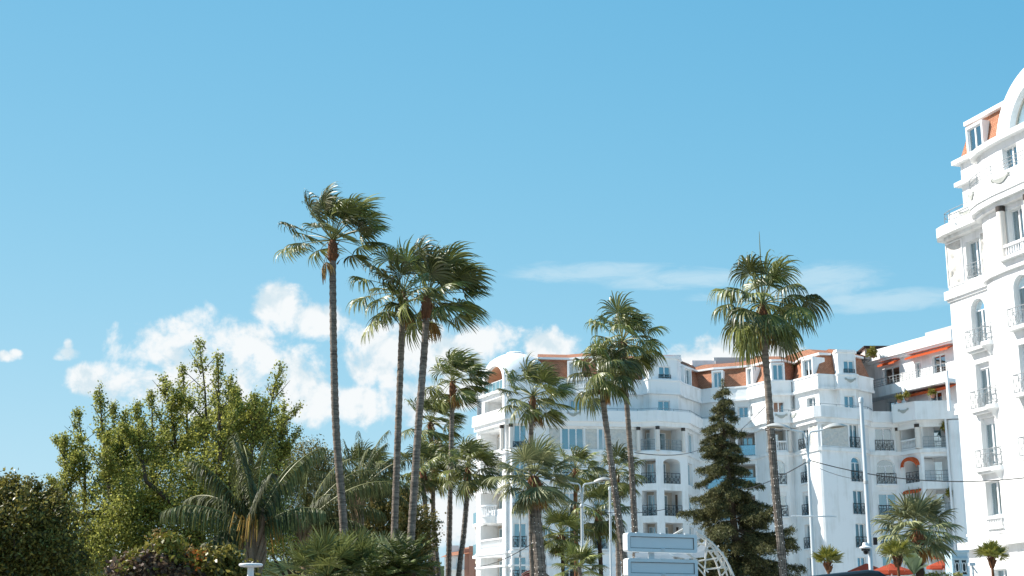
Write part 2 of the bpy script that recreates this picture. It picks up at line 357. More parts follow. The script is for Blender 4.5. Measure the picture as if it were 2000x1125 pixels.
def band(mb, pl, d0, d1, z0, z1, z0b=None):           # a moulding that runs along a polyline
    a, b = offset(pl, d0), offset(pl, d1); z0b = z0 if z0b is None else z0b
    for i in range(len(pl)-1):
        A0, A1, B0, B1 = a[i], a[i+1], b[i], b[i+1]
        mb.quad((*B0, z0), (*B1, z0), (*B1, z1), (*B0, z1)); mb.quad((*B0, z1), (*B1, z1), (*A1, z1), (*A0, z1))
        mb.quad((*A0, z0b), (*A1, z0b), (*B1, z0), (*B0, z0)); mb.quad((*A1, z0b), (*A0, z0b), (*A0, z1), (*A1, z1))
    mb.quad((*a[0], z0b), (*b[0], z0), (*b[0], z1), (*a[0], z1)); mb.quad((*b[-1], z0), (*a[-1], z0b), (*a[-1], z1), (*b[-1], z1))

# ------------------------------------------------------------------ facade pieces
def wall(g, z0, z1, ops, parent, material='plaster', depth=0.28, name='wall'):
    """openings: (u0, u1, z0, z1, arch, depth)"""
    mb = MB(); us = sorted({0.0, g.len} | {round(o[0], 4) for o in ops} | {round(o[1], 4) for o in ops})
    zs = sorted({z0, z1} | {round(o[2], 4) for o in ops} | {round(o[3], 4) for o in ops})
    for i in range(len(us)-1):
        for j in range(len(zs)-1):
            cu, cz = (us[i]+us[i+1])/2, (zs[j]+zs[j+1])/2
            if any(o[0] < cu < o[1] and o[2] < cz < o[3] for o in ops): continue
            mb.quad(g.p(us[i], 0, zs[j]), g.p(us[i+1], 0, zs[j]), g.p(us[i+1], 0, zs[j+1]), g.p(us[i], 0, zs[j+1]))
    for o in ops:
        a, b, c, e, arch, dp = o; dp = dp or depth
        rise = (b-a)/2*(arch if arch else 0)
        zt = e-rise
        mb.quad(g.p(a, 0, c), g.p(a, -dp, c), g.p(a, -dp, zt), g.p(a, 0, zt)); mb.quad(g.p(b, -dp, c), g.p(b, 0, c), g.p(b, 0, zt), g.p(b, -dp, zt))
        mb.quad(g.p(a, 0, c), g.p(b, 0, c), g.p(b, -dp, c), g.p(a, -dp, c))
        if not arch: mb.quad(g.p(a, -dp, e), g.p(b, -dp, e), g.p(b, 0, e), g.p(a, 0, e))
        else:
            m = (a+b)/2; h = (b-a)/2; k = 12
            cv = [(m-h*math.cos(math.pi*i/k), zt+rise*math.sin(math.pi*i/k)) for i in range(k+1)]
            for i in range(k):
                (u1, w1), (u2, w2) = cv[i], cv[i+1]
                mb.quad(g.p(u1, 0, w1), g.p(u2, 0, w2), g.p(u2, 0, e), g.p(u1, 0, e))
                mb.quad(g.p(u1, -dp, w1), g.p(u2, -dp, w2), g.p(u2, 0, w2), g.p(u1, 0, w1))
    return mb.build(name, material, parent)
RW = random.Random(11)
def railing(g, u0, u1, z0, h, d, parent, material='iron', lattice=True, name='railing', side=True, t=0.018):
    if material == 'rail_grey' and lattice: t = 0.012
    mb = MB()
    mb.sbox(g, u0, u1, d-t, d+t, z0+h-.03, z0+h+.02); mb.sbox(g, u0, u1, d-t, d+t, z0+.06, z0+.095)
    n = max(2, round((u1-u0)/0.45)); w = (u1-u0)/n
    for i in range(n+1): mb.sbox(g, u0+i*w-t, u0+i*w+t, d-t, d+t, z0, z0+h)
    if lattice:
        mb.sbox(g, u0, u1, d-t, d+t, z0+h*.72, z0+h*.72+.03)
        for i in range(n):
            for (a, b) in ((0, 1), (1, 0)):
                p, q = g.p(u0+(i+a)*w, d, z0+.08), g.p(u0+(i+b)*w, d, z0+h*.72); mb.tube([p, q], t, 4, False)
            c = g.p(u0+(i+.5)*w, d, z0+h*.4); r = min(w, h)*.24
            mb.tube([c+g.U*r*math.cos(x)+Vector((0, 0, r*math.sin(x))) for x in [k*math.pi/4 for k in range(9)]], t*.8, 4, False)
    else:
        for k in (.33, .6): mb.sbox(g, u0, u1, d-t*.7, d+t*.7, z0+h*k, z0+h*k+.025)
    if side and d > 0.06:
        for u in (u0, u1): mb.sbox(g, u-t, u+t, 0, d, z0+h-.03, z0+h+.02); mb.sbox(g, u-t, u+t, 0, d, z0+.06, z0+.09)
    return mb.build(name, material, parent)
def window(g, u0, u1, z0, z1, rec, parent, arch=0, rail=None, curtain=None, glass='glass', panes=2, box=False, d=0.0, room=1.0):
    """a window part: its frame, with pane, curtain, interior and railing as sub-parts"""
    D = d-rec; f = 0.07; rise = (u1-u0)/2*arch; zt = z1-rise; mb = MB(); m = (u0+u1)/2
    if box and not arch: mb.sbox(g, u0, u1, D-.02, D+.10, z1-.3, z1); z1 -= .3; zt = z1
    for a, b in ((u0, u0+f), (u1-f, u1)): mb.sbox(g, a, b, D-.05, D+.04, z0, zt)
    mb.sbox(g, u0+f, u1-f, D-.05, D+.04, z0, z0+f)
    k = 12
    if arch:
        h = (u1-u0)/2; cv = [(m-h*math.cos(math.pi*i/k), zt+rise*math.sin(math.pi*i/k)) for i in range(k+1)]
        ci = [(m-(h-f)*math.cos(math.pi*i/k), zt+(rise-f)*math.sin(math.pi*i/k)) for i in range(k+1)]
        for i in range(k):
            mb.quad(g.p(*ins(ci[i], D+.04)), g.p(*ins(ci[i+1], D+.04)), g.p(*ins(cv[i+1], D+.04)), g.p(*ins(cv[i], D+.04)))
            mb.quad(g.p(*ins(ci[i], D-.05)), g.p(*ins(ci[i+1], D-.05)), g.p(*ins(ci[i+1], D+.04)), g.p(*ins(ci[i], D+.04)))
        mb.sbox(g, u0+f, u1-f, D-.04, D+.03, zt-.03, zt+.03)
    else: mb.sbox(g, u0+f, u1-f, D-.05, D+.04, z1-f, z1)
    for i in range(1, panes): c = u0+(u1-u0)*i/panes; mb.sbox(g, c-.055, c+.055, D-.045, D+.045, z0+f, (z1-f) if not arch else zt-.03)
    w = mb.build('window', 'white_paint', parent)
    for i in range(panes):
        a, b = u0+(u1-u0)*i/panes+.05, u0+(u1-u0)*(i+1)/panes-.05; q = MB(); zz = zt if arch else z1-f
        q.quad(g.p(a, D, z0+f), g.p(b, D, z0+f), g.p(b, D, zz), g.p(a, D, zz)); q.build('pane', glass, w)
    if arch:
        q = MB(); q.poly([g.p(u, D, z) for u, z in ci]); q.build('pane', glass, w)
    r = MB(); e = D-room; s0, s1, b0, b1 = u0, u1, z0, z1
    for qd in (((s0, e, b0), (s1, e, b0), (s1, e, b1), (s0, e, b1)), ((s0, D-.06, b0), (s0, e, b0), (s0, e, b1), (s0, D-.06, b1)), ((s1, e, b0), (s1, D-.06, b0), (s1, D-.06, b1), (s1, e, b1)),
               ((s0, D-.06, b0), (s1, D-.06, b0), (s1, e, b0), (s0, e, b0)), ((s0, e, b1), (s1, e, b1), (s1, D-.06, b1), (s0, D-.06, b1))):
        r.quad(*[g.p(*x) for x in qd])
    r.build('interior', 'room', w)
    cu = RW.random() if curtain is None else curtain
    if cu > 0.12:
        parts = []
        wd = u1-u0-.14
        if cu > 0.8: parts = [(u0+.07, u1-.07)]
        elif cu > 0.45: parts = [(u0+.07, u0+.07+wd*.3), (u1-.07-wd*.22, u1-.07)]
        else: parts = [(u0+.07, u0+.07+wd*.42)]
        c = MB()
        for a, b in parts:
            n = max(6, int((b-a)/.06)); zz = zt if arch else z1-f
            for i in range(n):
                x0, x1 = a+(b-a)*i/n, a+(b-a)*(i+1)/n; d0, d1 = D-.16+.04*math.sin(i*1.9), D-.16+.04*math.sin((i+1)*1.9)
                c.quad(g.p(x0, d0, z0+.05), g.p(x1, d1, z0+.05), g.p(x1, d1, zz), g.p(x0, d0, zz))
        c.build('curtain', 'curtain', w)
    if rail: railing(g, u0-rail.get('x', .05), u1+rail.get('x', .05), z0+rail.get('dz', 0), rail.get('h', .95), d+rail.get('d', .05), w, rail.get('m', 'iron'), rail.get('lat', True))
    return w
def ins(uz, d): return (uz[0], d, uz[1])
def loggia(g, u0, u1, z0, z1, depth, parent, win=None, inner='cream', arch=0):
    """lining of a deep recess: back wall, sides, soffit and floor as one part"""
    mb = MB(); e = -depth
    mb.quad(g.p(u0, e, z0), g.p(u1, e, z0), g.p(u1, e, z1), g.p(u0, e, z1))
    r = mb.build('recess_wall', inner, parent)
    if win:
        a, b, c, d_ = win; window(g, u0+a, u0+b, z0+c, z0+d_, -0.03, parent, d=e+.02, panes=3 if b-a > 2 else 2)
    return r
def balustrade(g, u0, u1, z0, h, d, parent, n=None, material='white_paint', name='balustrade'):
    mb = MB(); mb.sbox(g, u0, u1, d-.10, d+.10, z0+h-.14, z0+h); mb.sbox(g, u0, u1, d-.09, d+.09, z0, z0+.12)
    n = n or max(3, round((u1-u0)/.2))
    for i in range(n):
        c = g.p(u0+(u1-u0)*(i+.5)/n, d, z0+.12); hh = h-.26
        mb.lathe(c, [(.035, 0), (.06, hh*.25), (.065, hh*.4), (.035, hh*.75), (.05, hh)], 6)
    return mb.build(name, material, parent, True)
def column(c, r, z0, z1, parent, cap='column_cap', shaft='column_stone'):
    mb = MB(); mb.lathe((c.x, c.y, 0), [(r*1.15, z0), (r*1.15, z0+.12), (r, z0+.14), (r, z1-.3)], 16)
    o = mb.build('column', shaft, parent, True)
    q = MB(); q.lathe((c.x, c.y, 0), [(r*1.0, z1-.3), (r*1.12, z1-.28), (r*1.12, z1), (0.0, z1)], 16); q.build('capital', cap, o, True)
    return o
def relief(g, u0, u1, z0, z1, parent, seed=0, amp=0.09, d=0.02):
    nu, nz = max(8, int((u1-u0)/.09)), max(8, int((z1-z0)/.09)); mb = MB(); vs = []; fs = []
    for j in range(nz+1):
        for i in range(nu+1):
            u, z = u0+(u1-u0)*i/nu, z0+(z1-z0)*j/nz
            e = 0 if i in (0, nu) or j in (0, nz) else amp*max(-.2, mnoise.noise(Vector((u*3.1+seed, z*3.1, seed)))*1.3+mnoise.noise(Vector((u*7+seed, z*7, 3)))*.8)
            vs.append(g.p(u, d+e, z))
    for j in range(nz):
        for i in range(nu): k = j*(nu+1)+i; fs.append((k, k+1, k+nu+2, k+nu+1))
    mb.add(vs, fs); o = mb.build('relief_panel', 'relief', parent, True, 180)
    f = MB(); t = .07
    f.sbox(g, u0-t, u1+t, 0.002, .07, z1, z1+t); f.sbox(g, u0-t, u1+t, 0.002, .07, z0-t, z0); f.sbox(g, u0-t, u0, 0.002, .07, z0, z1); f.sbox(g, u1, u1+t, 0.002, .07, z0, z1)
    f.build('panel_frame', 'plaster', o); return o
def swag(g, uc, zc, w, parent, d=0.0):
    """a moulded garland with two scrolled ends"""
    mb = MB()
    w *= .8
    for k in range(5): mb.tube([g.p(uc-w/2+w*i/10, d+.04, zc-(.08+.06*k)*math.sin(math.pi*i/10)) for i in range(11)], .034, 5)
    for s in (-1, 1): mb.tube([g.p(uc+s*w/2+.09*math.cos(a), d+.04, zc-.02+.09*math.sin(a)) for a in [k*.8 for k in range(8)]], .03, 5)
    return mb.build('garland', 'ornament', parent, True)
# ------------------------------------------------------------------ ground
def proj(P):
    v = Vector(P)-Vector((0, 0, EYE)); c, s = math.cos(PITCH), math.sin(PITCH)
    z = v.y*c+v.z*s; y = -v.y*s+v.z*c; return 1000+FPX*v.x/z, 562.5-FPX*y/z
def sheet(name, x0, x1, y0, y1, z, m):
    mb = MB(); mb.quad((x0, y0, z), (x1, y0, z), (x1, y1, z), (x0, y1, z)); o = mb.build(name, m, None, kind='structure'); return o
mb = MB(); nn = 64
ring = [(2500*math.cos(2*math.pi*i/nn), 2500*math.sin(2*math.pi*i/nn), -0.16) for i in range(nn)]
mb.poly(ring); mb.build('ground', 'paving', None, kind='structure')
sheet('road', -200, 200, 26, 38, -0.15, 'asphalt')
road2 = sheet('road', -200, 200, 5, 19, -0.15, 'asphalt')
for k, (ya, yb) in enumerate(((-14, 4.85), (19.15, 25.85), (38.15, 300))):
    mb = MB(); mb.box(-220, 220, ya, yb, -0.159, 0.0); mb.build('pavement', 'paving', None, kind='structure')
for yy in (4.85, 19.0, 25.85, 38.0):
    mb = MB()
    for i in range(80): mb.box(-100+i*2.5, -100+i*2.5+2.48, yy, yy+.15, -0.155, 0.012)
    mb.build('kerb', 'kerb_stone', None, kind='structure')
for yy in (12, 32):
    mb = MB()
    for i in range(30): mb.quad((-90+i*6, yy-.07, -.146), (-87+i*6, yy-.07, -.146), (-87+i*6, yy+.07, -.146), (-90+i*6, yy+.07, -.146))
    mb.build('lane_marking', 'road_paint', None, kind='structure')
mb = MB(); mb.prism([(-40, 20.5), (-1.5, 20.5), (-1.0, 24.8), (-40, 24.8)], 0.002, 0.12); mb.build('planting_bed', 'soil', None, kind='structure')
mb = MB(); mb.prism([(-40, 39.5), (-3, 39.5), (3, 60), (5, 100), (-60, 100)], 0.002, 0.10); mb.build('planting_bed', 'soil', None, kind='structure')
# distant wooded ridge
mb = MB(); pts = [(-1400+i*56, 900, max(8, 50+14*math.sin(i*.37+1.2)+7*math.sin(i*1.1)+4*math.sin(i*2.3))) for i in range(51)]
for i in range(50):
    a, b = pts[i], pts[i+1]
    mb.quad((a[0], 900-a[2]*3, -.1), (b[0], 900-b[2]*3, -.1), b, a); mb.quad(a, b, (b[0], 900+b[2]*3, -.1), (a[0], 900+a[2]*3, -.1))
mb.build('hills', 'hill_green', None, True, kind='structure')

# ------------------------------------------------------------------ the curved white apartment building
BLD = thing('apartment_building', 'curved white apartment building with orange mansard roof and domed corner tower', 'building', (15, 131, 0))
FL = {7: 23.7, 6: 20.7, 5: 17.95, 4: 14.96, 3: 12.1, 2: 9.2, 1: 6.3}
def bx(px, d, py=900): r = ray(px, py); return (r.x*d/r.y, d)
def uhit(g, px, z): _, py = proj(g.p(g.len/2, 0, z)); return g.hit(px, py)[0]
def facade(A, B, z0, z1, specs, parent, material='plaster'):
    g = Seg(A, B); ops = []; todo = []
    for s in specs:
        k = dict(s); zm = (k['z0']+k['z1'])/2
        u0 = max(.1, uhit(g, k['px'][0], zm)); u1 = min(g.len-.1, uhit(g, k['px'][1], zm))
        if u1-u0 < .3: continue
        k['u'] = (u0, u1); dp = 1.8 if k['k'] == 'l' else k.get('rec', .25)
        ops.append((u0, u1, k['z0'], k['z1'], k.get('arch', 0), dp)); todo.append(k)
    wall(g, z0, z1, ops, parent, material)
    for k in todo:
        u0, u1 = k['u']
        if k['k'] == 'w': window(g, u0, u1, k['z0'], k['z1'], k.get('rec', .25)-.02, parent, k.get('arch', 0), k.get('rail'), k.get('cur'), k.get('glass', 'glass'), k.get('panes', 2), k.get('box', False))
        elif k['k'] == 'b': loggia(g, u0, u1, k['z0'], k['z1'], .25, parent, None, 'plaster')
        else:
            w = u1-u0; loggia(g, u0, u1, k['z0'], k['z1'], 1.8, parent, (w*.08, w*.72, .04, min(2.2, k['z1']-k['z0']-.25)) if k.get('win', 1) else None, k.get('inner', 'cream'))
            fr = k.get('front')
            if fr == 'glass':
                mb = MB(); mb.sbox(g, u0, u1, -.04, -.02, k['z0']+.05, k['z0']+.95); o = mb.build('glass_balustrade', 'glass', parent)
                mb = MB(); mb.sbox(g, u0-.03, u1+.03, -.07, .01, k['z0']+.95, k['z0']+1.0); mb.build('handrail', 'iron', o)
            elif fr == 'rail': railing(g, u0+.02, u1-.02, k['z0'], .95, -.05, parent, side=False)
            elif fr == 'thin': railing(g, u0+.02, u1-.02, k['z0'], .95, -.05, parent, 'rail_grey', False, side=False)
            elif fr == 'bal': balustrade(g, u0, u1, k['z0'], .95, -.12, parent)
            elif fr == 'bow':
                m = u0+w*.48; n = 14; mb = MB(); c = g.p(m, -.1, 0); a0 = math.atan2(g.U.y, g.U.x)
                mb.lathe((c.x, c.y, 0), [(.75, k['z0']-.75), (.95, k['z0']-.6), (1.0, k['z0']-.1), (1.05, k['z0']-.05), (1.05, k['z0']+.04), (.2, k['z0']+.04)], n, a0-math.pi, a0)
                o = mb.build('balcony', 'plaster', parent, True)
                q = MB(); q.lathe((c.x, c.y, 0), [(.86, k['z0']+.85), (1.07, k['z0']+.85), (1.07, k['z0']+.98), (.86, k['z0']+.98), (.86, k['z0']+.85)], n, a0-math.pi, a0)
                for i in range(15):
                    an = a0-math.pi+math.pi*(i+.5)/15; q.lathe((c.x+.96*math.cos(an), c.y+.96*math.sin(an), k['z0']+.04), [(.05, 0), (.07, .25), (.045, .6), (.06, .81)], 6)
                q.build('balustrade', 'white_paint', o, True)
                mb = MB(); mb.sbox(g, u0, u1, -.2, -.04, k['z0'], k['z0']+.55); mb.build('parapet', 'plaster', parent)
    return g
def wn(px0, px1, lv, h=2.2, s=0.0, **kw): d = dict(k='w', px=(px0, px1), z0=FL[lv]+s, z1=FL[lv]+s+h); d.update(kw); return d
def lg(px0, px1, lv, h=2.25, s=0.0, **kw): d = dict(k='l', px=(px0, px1), z0=FL[lv]+s, z1=FL[lv]+s+h); d.update(kw); return d
RAIL = dict(x=.06, h=.95, d=.06)
ZB = 20.04
# plan of the lower storeys, left to right
P = [bx(931, 131.3), bx(987, 126.2), bx(992, 126.5), bx(1000, 125.75), bx(1030, 125.6), bx(1041, 126.3), bx(1047, 126.9), bx(1247, 127.9), bx(1285, 127.3),
     bx(1342, 128.6), bx(1367, 133.0), bx(1478, 131.3), bx(1497, 129.0), bx(1505, 128.4), bx(1540, 128.4), bx(1550, 128.9), bx(1601, 124.7), bx(1606, 124.6),
     bx(1692, 126.6), bx(1700, 128.0), bx(1762, 128.2), bx(1799, 125.95), bx(1866, 125.3), (44.5, 124.6)]
S = {
 0: [lg(938, 981, 5, 1.9), lg(938, 981, 4, front='bow'), lg(938, 981, 3, front='bow'), lg(938, 981, 2, front='bal'), lg(938, 981, 1)],
 3: [wn(1003, 1027, l, 2.1, rail=RAIL) for l in (1, 2, 3, 4)]+[wn(1003, 1027, 5, 2.0, rail=dict(x=.02, h=.5, d=.03))],
 6: [wn(1097, 1140, 5, 1.95, panes=3, cur=0.05), wn(1169, 1188, 5, 1.95, cur=.9)] +
    [wn(1064, 1077, l, 1.7, .25, rail=dict(x=.02, h=.4, d=.03)) for l in (2, 3, 4)]+[wn(1099, 1126, l, 2.0, rail=RAIL, cur=.3) for l in (1, 2, 3, 4)]+[wn(1160, 1184, l, 2.0, rail=RAIL) for l in (2, 3, 4)],
 7: [lg(1251, 1279, 5, 2.05, front='thin'), lg(1252, 1281, 4, 2.2, front='rail'), lg(1254, 1283, 3, 2.25, front='rail'), lg(1256, 1284, 2, 2.3, front='rail'), lg(1257, 1285, 1)],
 8: [lg(1289, 1331, 5, 2.05, front='thin'), lg(1296, 1329, 4, 2.25, arch=.45, front='rail'), lg(1298, 1333, 3, 2.25, front='rail'), lg(1300, 1335, 2, 2.3, front='rail'), lg(1302, 1336, 1)],
 9: [wn(1344, 1355, 5, 1.8, cur=.9), wn(1344, 1353, 4, 2.0, rec=.3), wn(1345, 1354, 3, 2.0), wn(1346, 1355, 2, 2.0)],
 10: [lg(1377, 1436, l, 2.2, front='glass') for l in (1, 2, 3, 4, 5)]+[lg(1441, 1476, l, 2.2, front='glass') for l in (1, 2, 3, 4, 5)],
 13: [lg(1506, 1538, 5, 2.05, front='bal'), wn(1505, 1534, 4, 2.2, arch=.9, rail=RAIL, cur=.5), wn(1508, 1537, 3, 2.2, rail=RAIL, cur=.3, box=True), wn(1511, 1539, 2, 2.2, rail=RAIL, box=True), wn(1514, 1541, 1, 2.2)],
 15: [wn(1561, 1579, 5, 2.1, rec=.3, rail=RAIL, box=True), wn(1566, 1578, 4, 2.2, arch=1, rec=.3, rail=RAIL), wn(1568, 1583, 3, 2.1, rec=.3, rail=RAIL, box=True), wn(1572, 1587, 2, 2.1, rec=.3, rail=RAIL), wn(1577, 1591, 1, 2.1, rec=.3)],
 17: [wn(1660, 1677, 5, 2.1, rail=RAIL, cur=.9, glass='glass_clear'), wn(1663, 1682, 4, 2.2, arch=1, rail=RAIL, cur=.9, glass='glass_clear'), wn(1667, 1687, 3, 2.1, rail=RAIL, cur=.9, glass='glass_clear'), wn(1672, 1691, 2, 2.1, rail=RAIL, cur=.9, glass='glass_clear'), wn(1676, 1693, 1, 2.1)],
 19: [wn(1710, 1743, 5, 2.35, rail=RAIL, cur=.3, box=True), wn(1713, 1748, 4, 2.25, arch=.75, rail=RAIL, cur=.3), wn(1717, 1752, 3, 2.3, rail=RAIL, cur=.3, box=True), wn(1721, 1756, 2, 2.3, rail=RAIL, cur=.3, box=True), wn(1725, 1758, 1, 2.3, cur=.3)],
 20: [dict(k='l', px=(1757, 1794), z0=FL[5]+.05, z1=ZB, win=0, inner='plaster'), lg(1768, 1795, 4, 2.3, arch=.7, win=0, inner='plaster', front='rail'), lg(1770, 1799, 3, 2.3, win=0, inner='plaster'), lg(1774, 1803, 2, 2.3), lg(1778, 1806, 1, 2.3)],
 21: [lg(1803, 1858, 5, 2.05, inner='plaster'), lg(1806, 1860, 4, 2.2, front='thin', inner='plaster'), lg(1810, 1864, 3, 2.2, front='thin', inner='plaster'), lg(1814, 1868, 2, 2.2, inner='plaster'), lg(1820, 1874, 1, 2.4, inner='plaster')],
}
SEG = [facade(P[i], P[i+1], 0.0, ZB, S.get(i, []), BLD) for i in range(len(P)-1)]
mb = MB(); back = [(44.5, 124.6), (46, 141), (16, 143), (-1.5, 139), P[0]]
for i in range(len(back)-1): (x0, y0), (x1, y1) = back[i], back[i+1]; mb.quad((x0, y0, 0), (x1, y1, 0), (x1, y1, 24.6), (x0, y0, 24.6 if i else 24.6))
mb.build('wall', 'plaster', BLD)
# terrace slab, cornice and its parapet
mb = MB(); mb.poly([(*p, 20.62) for p in offset(P, .3)]+[(46, 141, 20.62), (16, 143, 20.62), (-1.5, 139, 20.62)]); mb.build('terrace_floor', 'concrete', BLD)
mb = MB(); band(mb, P, 0, .30, 20.04, 20.45); mb.build('cornice', 'plaster', BLD)
mb = MB(); band(mb, P, -.05, .52, 20.45, 20.72); band(mb, P, .32, .50, 20.72, 21.45); mb.build('parapet', 'plaster', BLD)
mb = MB(); band(mb, P[6:20], .40, .44, 21.62, 21.66)
for pl in (P[6:20],):
    o = offset(pl, .42)
    for a, b in zip(o[:-1], o[1:]):
        n = max(1, int(math.dist(a, b)/1.6))
        for i in range(n): x, y = a[0]+(b[0]-a[0])*i/n, a[1]+(b[1]-a[1])*i/n; mb.box(x-.02, x+.02, y-.02, y+.02, 21.45, 21.64)
mb.build('handrail', 'rail_grey', BLD)
# string courses
mb = MB(); band(mb, P[7:20], 0, .14, 17.55, 17.85); mb.build('string_course', 'plaster', BLD)
for pl_, o_, za, zb_ in ((P[0:8], .16, 17.5, 17.85), (P[0:8], .12, 8.75, 8.95), (P[0:8], .12, 7.6, 7.75), (P[19:23], .2, 17.5, 17.85), (P[20:23], .35, 19.75, 20.04)): mb = MB(); band(mb, pl_, 0, o_, za, zb_); mb.build('string_course', 'plaster', BLD)
# bright end blocks under the parapet, sills
for i, l in ((3, (1, 2, 3, 4)), (13, (1, 2, 3, 4)), (15, (1, 2, 3, 4, 5)), (17, (1, 2, 3, 4)), (19, (2, 3, 4, 5)), (6, (2, 3, 4))):
    for k in S[i]:
        g = SEG[i]; zm = (k['z0']+k['z1'])/2; u0, u1 = uhit(g, k['px'][0], zm), uhit(g, k['px'][1], zm)
        if k['k'] == 'w' and i != 17: m_ = MB(); m_.sbox(g, u0-.12, u1+.12, .002, .2, k['z0']-.16, k['z0']-.02); m_.build('sill', 'plaster', BLD)
# columns of the fifth floor loggias
for i, px in ((7, 1248), (8, 1283), (8, 1333), (0, 983), (3, 998), (13, 1499), (13, 1542), (20, 1757), (20, 1796)):
    g = SEG[i]; u = uhit(g, px, 19); column(g.p(u, .16, 0), .17 if i != 20 else .26, 17.86, 20.04, BLD)
# relief panels
g = SEG[6]
for a, b in ((1072, 1094), (1143, 1166), (1191, 1243)): relief(g, uhit(g, a, 19), uhit(g, b, 19), 18.0, 19.85, BLD, a*.1)
g = SEG[15]; relief(g, uhit(g, 1583, 19), g.len-.05, 17.98, 19.85, BLD, 5.5)
g = SEG[17]; relief(g, .05, uhit(g, 1656, 19), 17.98, 19.85, BLD, 9.5)
for i, px in ((15, 1559), (6, 1118), (20, 1770), (13, 1524)): g = SEG[i]; swag(g, uhit(g, px, 21.1), 21.2, 1.2, BLD, .5)
# orange awnings of the lit corner
g = SEG[20]
mb = MB(); u0, u1 = uhit(g, 1765, 16.6), uhit(g, 1797, 16.6); m = (u0+u1)/2; h = (u1-u0)/2; k = 12
for i in range(k):
    a, b = math.pi*i/k, math.pi*(i+1)/k
    pa, pb = (m-h*math.cos(a), 16.45+.75*h*math.sin(a)), (m-h*math.cos(b), 16.45+.75*h*math.sin(b))
    mb.quad(g.p(pa[0], .02, pa[1]), g.p(pb[0], .02, pb[1]), g.p(pb[0], .4, pb[1]-.05), g.p(pa[0], .4, pa[1]-.05)); mb.quad(g.p(pa[0], .4, pa[1]-.05), g.p(pb[0], .4, pb[1]-.05), g.p(pb[0], .42, pb[1]-.38), g.p(pa[0], .42, pa[1]-.38))
mb.build('awning', 'awning', BLD)
def awn(g, u0, u1, z, out, drop, d=0.0, val=.22):
    mb = MB(); n = 8; t = .02
    a, b, c, e = g.p(u0, d, z), g.p(u1, d, z), g.p(u1, d+out, z-drop), g.p(u0, d+out, z-drop)
    mb.quad(a, b, c, e); mb.quad(*[p+Vector((0, 0, t)) for p in (e, c, b, a)]); f = Vector((0, 0, -val)); mb.quad(e, c, c+f, e+f); mb.quad(a+f*.3, a, e, e+f); mb.quad(b, b+f*.3, c+f, c)
    return mb.build('awning', 'awning', BLD)
awn(g, uhit(g, 1769, 14.3), uhit(g, 1800, 14.3), FL[3]+2.25, .35, .15)
g1 = SEG[21]; awn(g1, .2, g1.len-.3, FL[1]+2.35, 1.0, .3)
# upper storeys, set back
U = [bx(1052, 128.4, 770), bx(1110, 128.7, 770), bx(1154, 127.8, 770), bx(1255, 129.5, 770), bx(1268, 128.6, 770), bx(1324, 129.3, 770), bx(1331, 130.7, 770), bx(1368, 134.6, 770), bx(1390, 133.7, 770),
     bx(1438, 132.9, 770), bx(1462, 132.3, 770), bx(1497, 129.9, 770), bx(1506, 129.5, 770), bx(1543, 129.5, 770), bx(1550, 130.2, 770), bx(1553, 129.2, 770), bx(1600, 126.1, 770), bx(1634, 126.6, 770), bx(1640, 126.0, 770), bx(1672, 126.3, 770), bx(1675, 126.9, 770), bx(1703, 128.5, 770)]
w6 = lambda a, b, **k: wn(a, b, 6, 1.95, **k)
SU = {1: [w6(1106, 1131, cur=.2)], 2: [w6(1161, 1182, cur=.2)], 4: [w6(1286, 1309, cur=.5)], 7: [], 8: [lg(1392, 1436, 6, 2.0, front='thin', inner='cream')], 9: [w6(1440, 1461, cur=.4)], 10: [w6(1464, 1470)],
      12: [w6(1511, 1532, cur=.3)], 15: [w6(1576, 1593, rec=.3)], 18: [w6(1650, 1670, cur=.6)]}
SEGU = [facade(U[i], U[i+1], 20.6, 23.32, SU.get(i, []), BLD) for i in range(len(U)-1)]
mb = MB(); band(mb, U, 0, .32, 23.22, 23.45); mb.build('ledge', 'plaster', BLD)
mb = MB(); band(mb, U, -.1, .22, 23.45, 24.45); band(mb, U, -.16, .28, 24.45, 24.6); mb.build('parapet', 'plaster', BLD)
# mansard with tiles, gutter, upper slope
UI = offset(U, -.95); UT = [(x_, y_+3.4) for x_, y_ in U]
bays = {3, 4, 5, 17, 18, 19}
def strip(mb, a, b, za, zb, i, vlen, u0):
    n = len(mb.f); A, B, C, D = (*a[i], za), (*a[i+1], za), (*b[i+1], zb), (*b[i], zb); mb.quad(A, B, C, D)
    w = math.dist(a[i], a[i+1]); mb.uv[n] = [(u0, 0), (u0+w, 0), (u0+w, vlen), (u0, vlen)]; return u0+w
mb = MB(); u = 0; US = offset(U, -.08)
for i in range(len(U)-1):
    if i in bays: continue
    u = strip(mb, US, UI, 24.6, 26.55, i, 2.2, u)
mans = mb.build('mansard_roof', 'roof_tile', BLD)
mb = MB(); u = 0; UE = offset(U, -.75)
for i in range(len(U)-1): u = strip(mb, UE, UT, 26.72, 27.55, i, 2.9, u)
mb.poly([(*p, 27.549) for p in UT]+[(40, 141, 27.549), (14, 143, 27.549), (3, 138, 27.549)]); mb.build('upper_roof', 'roof_tile', BLD)
for rng in ((0, 4), (5, 18), (19, 22)): mb = MB(); band(mb, U[rng[0]:rng[1]], -1.0, -.62, 26.55, 26.73); mb.build('gutter', 'white_paint', BLD)
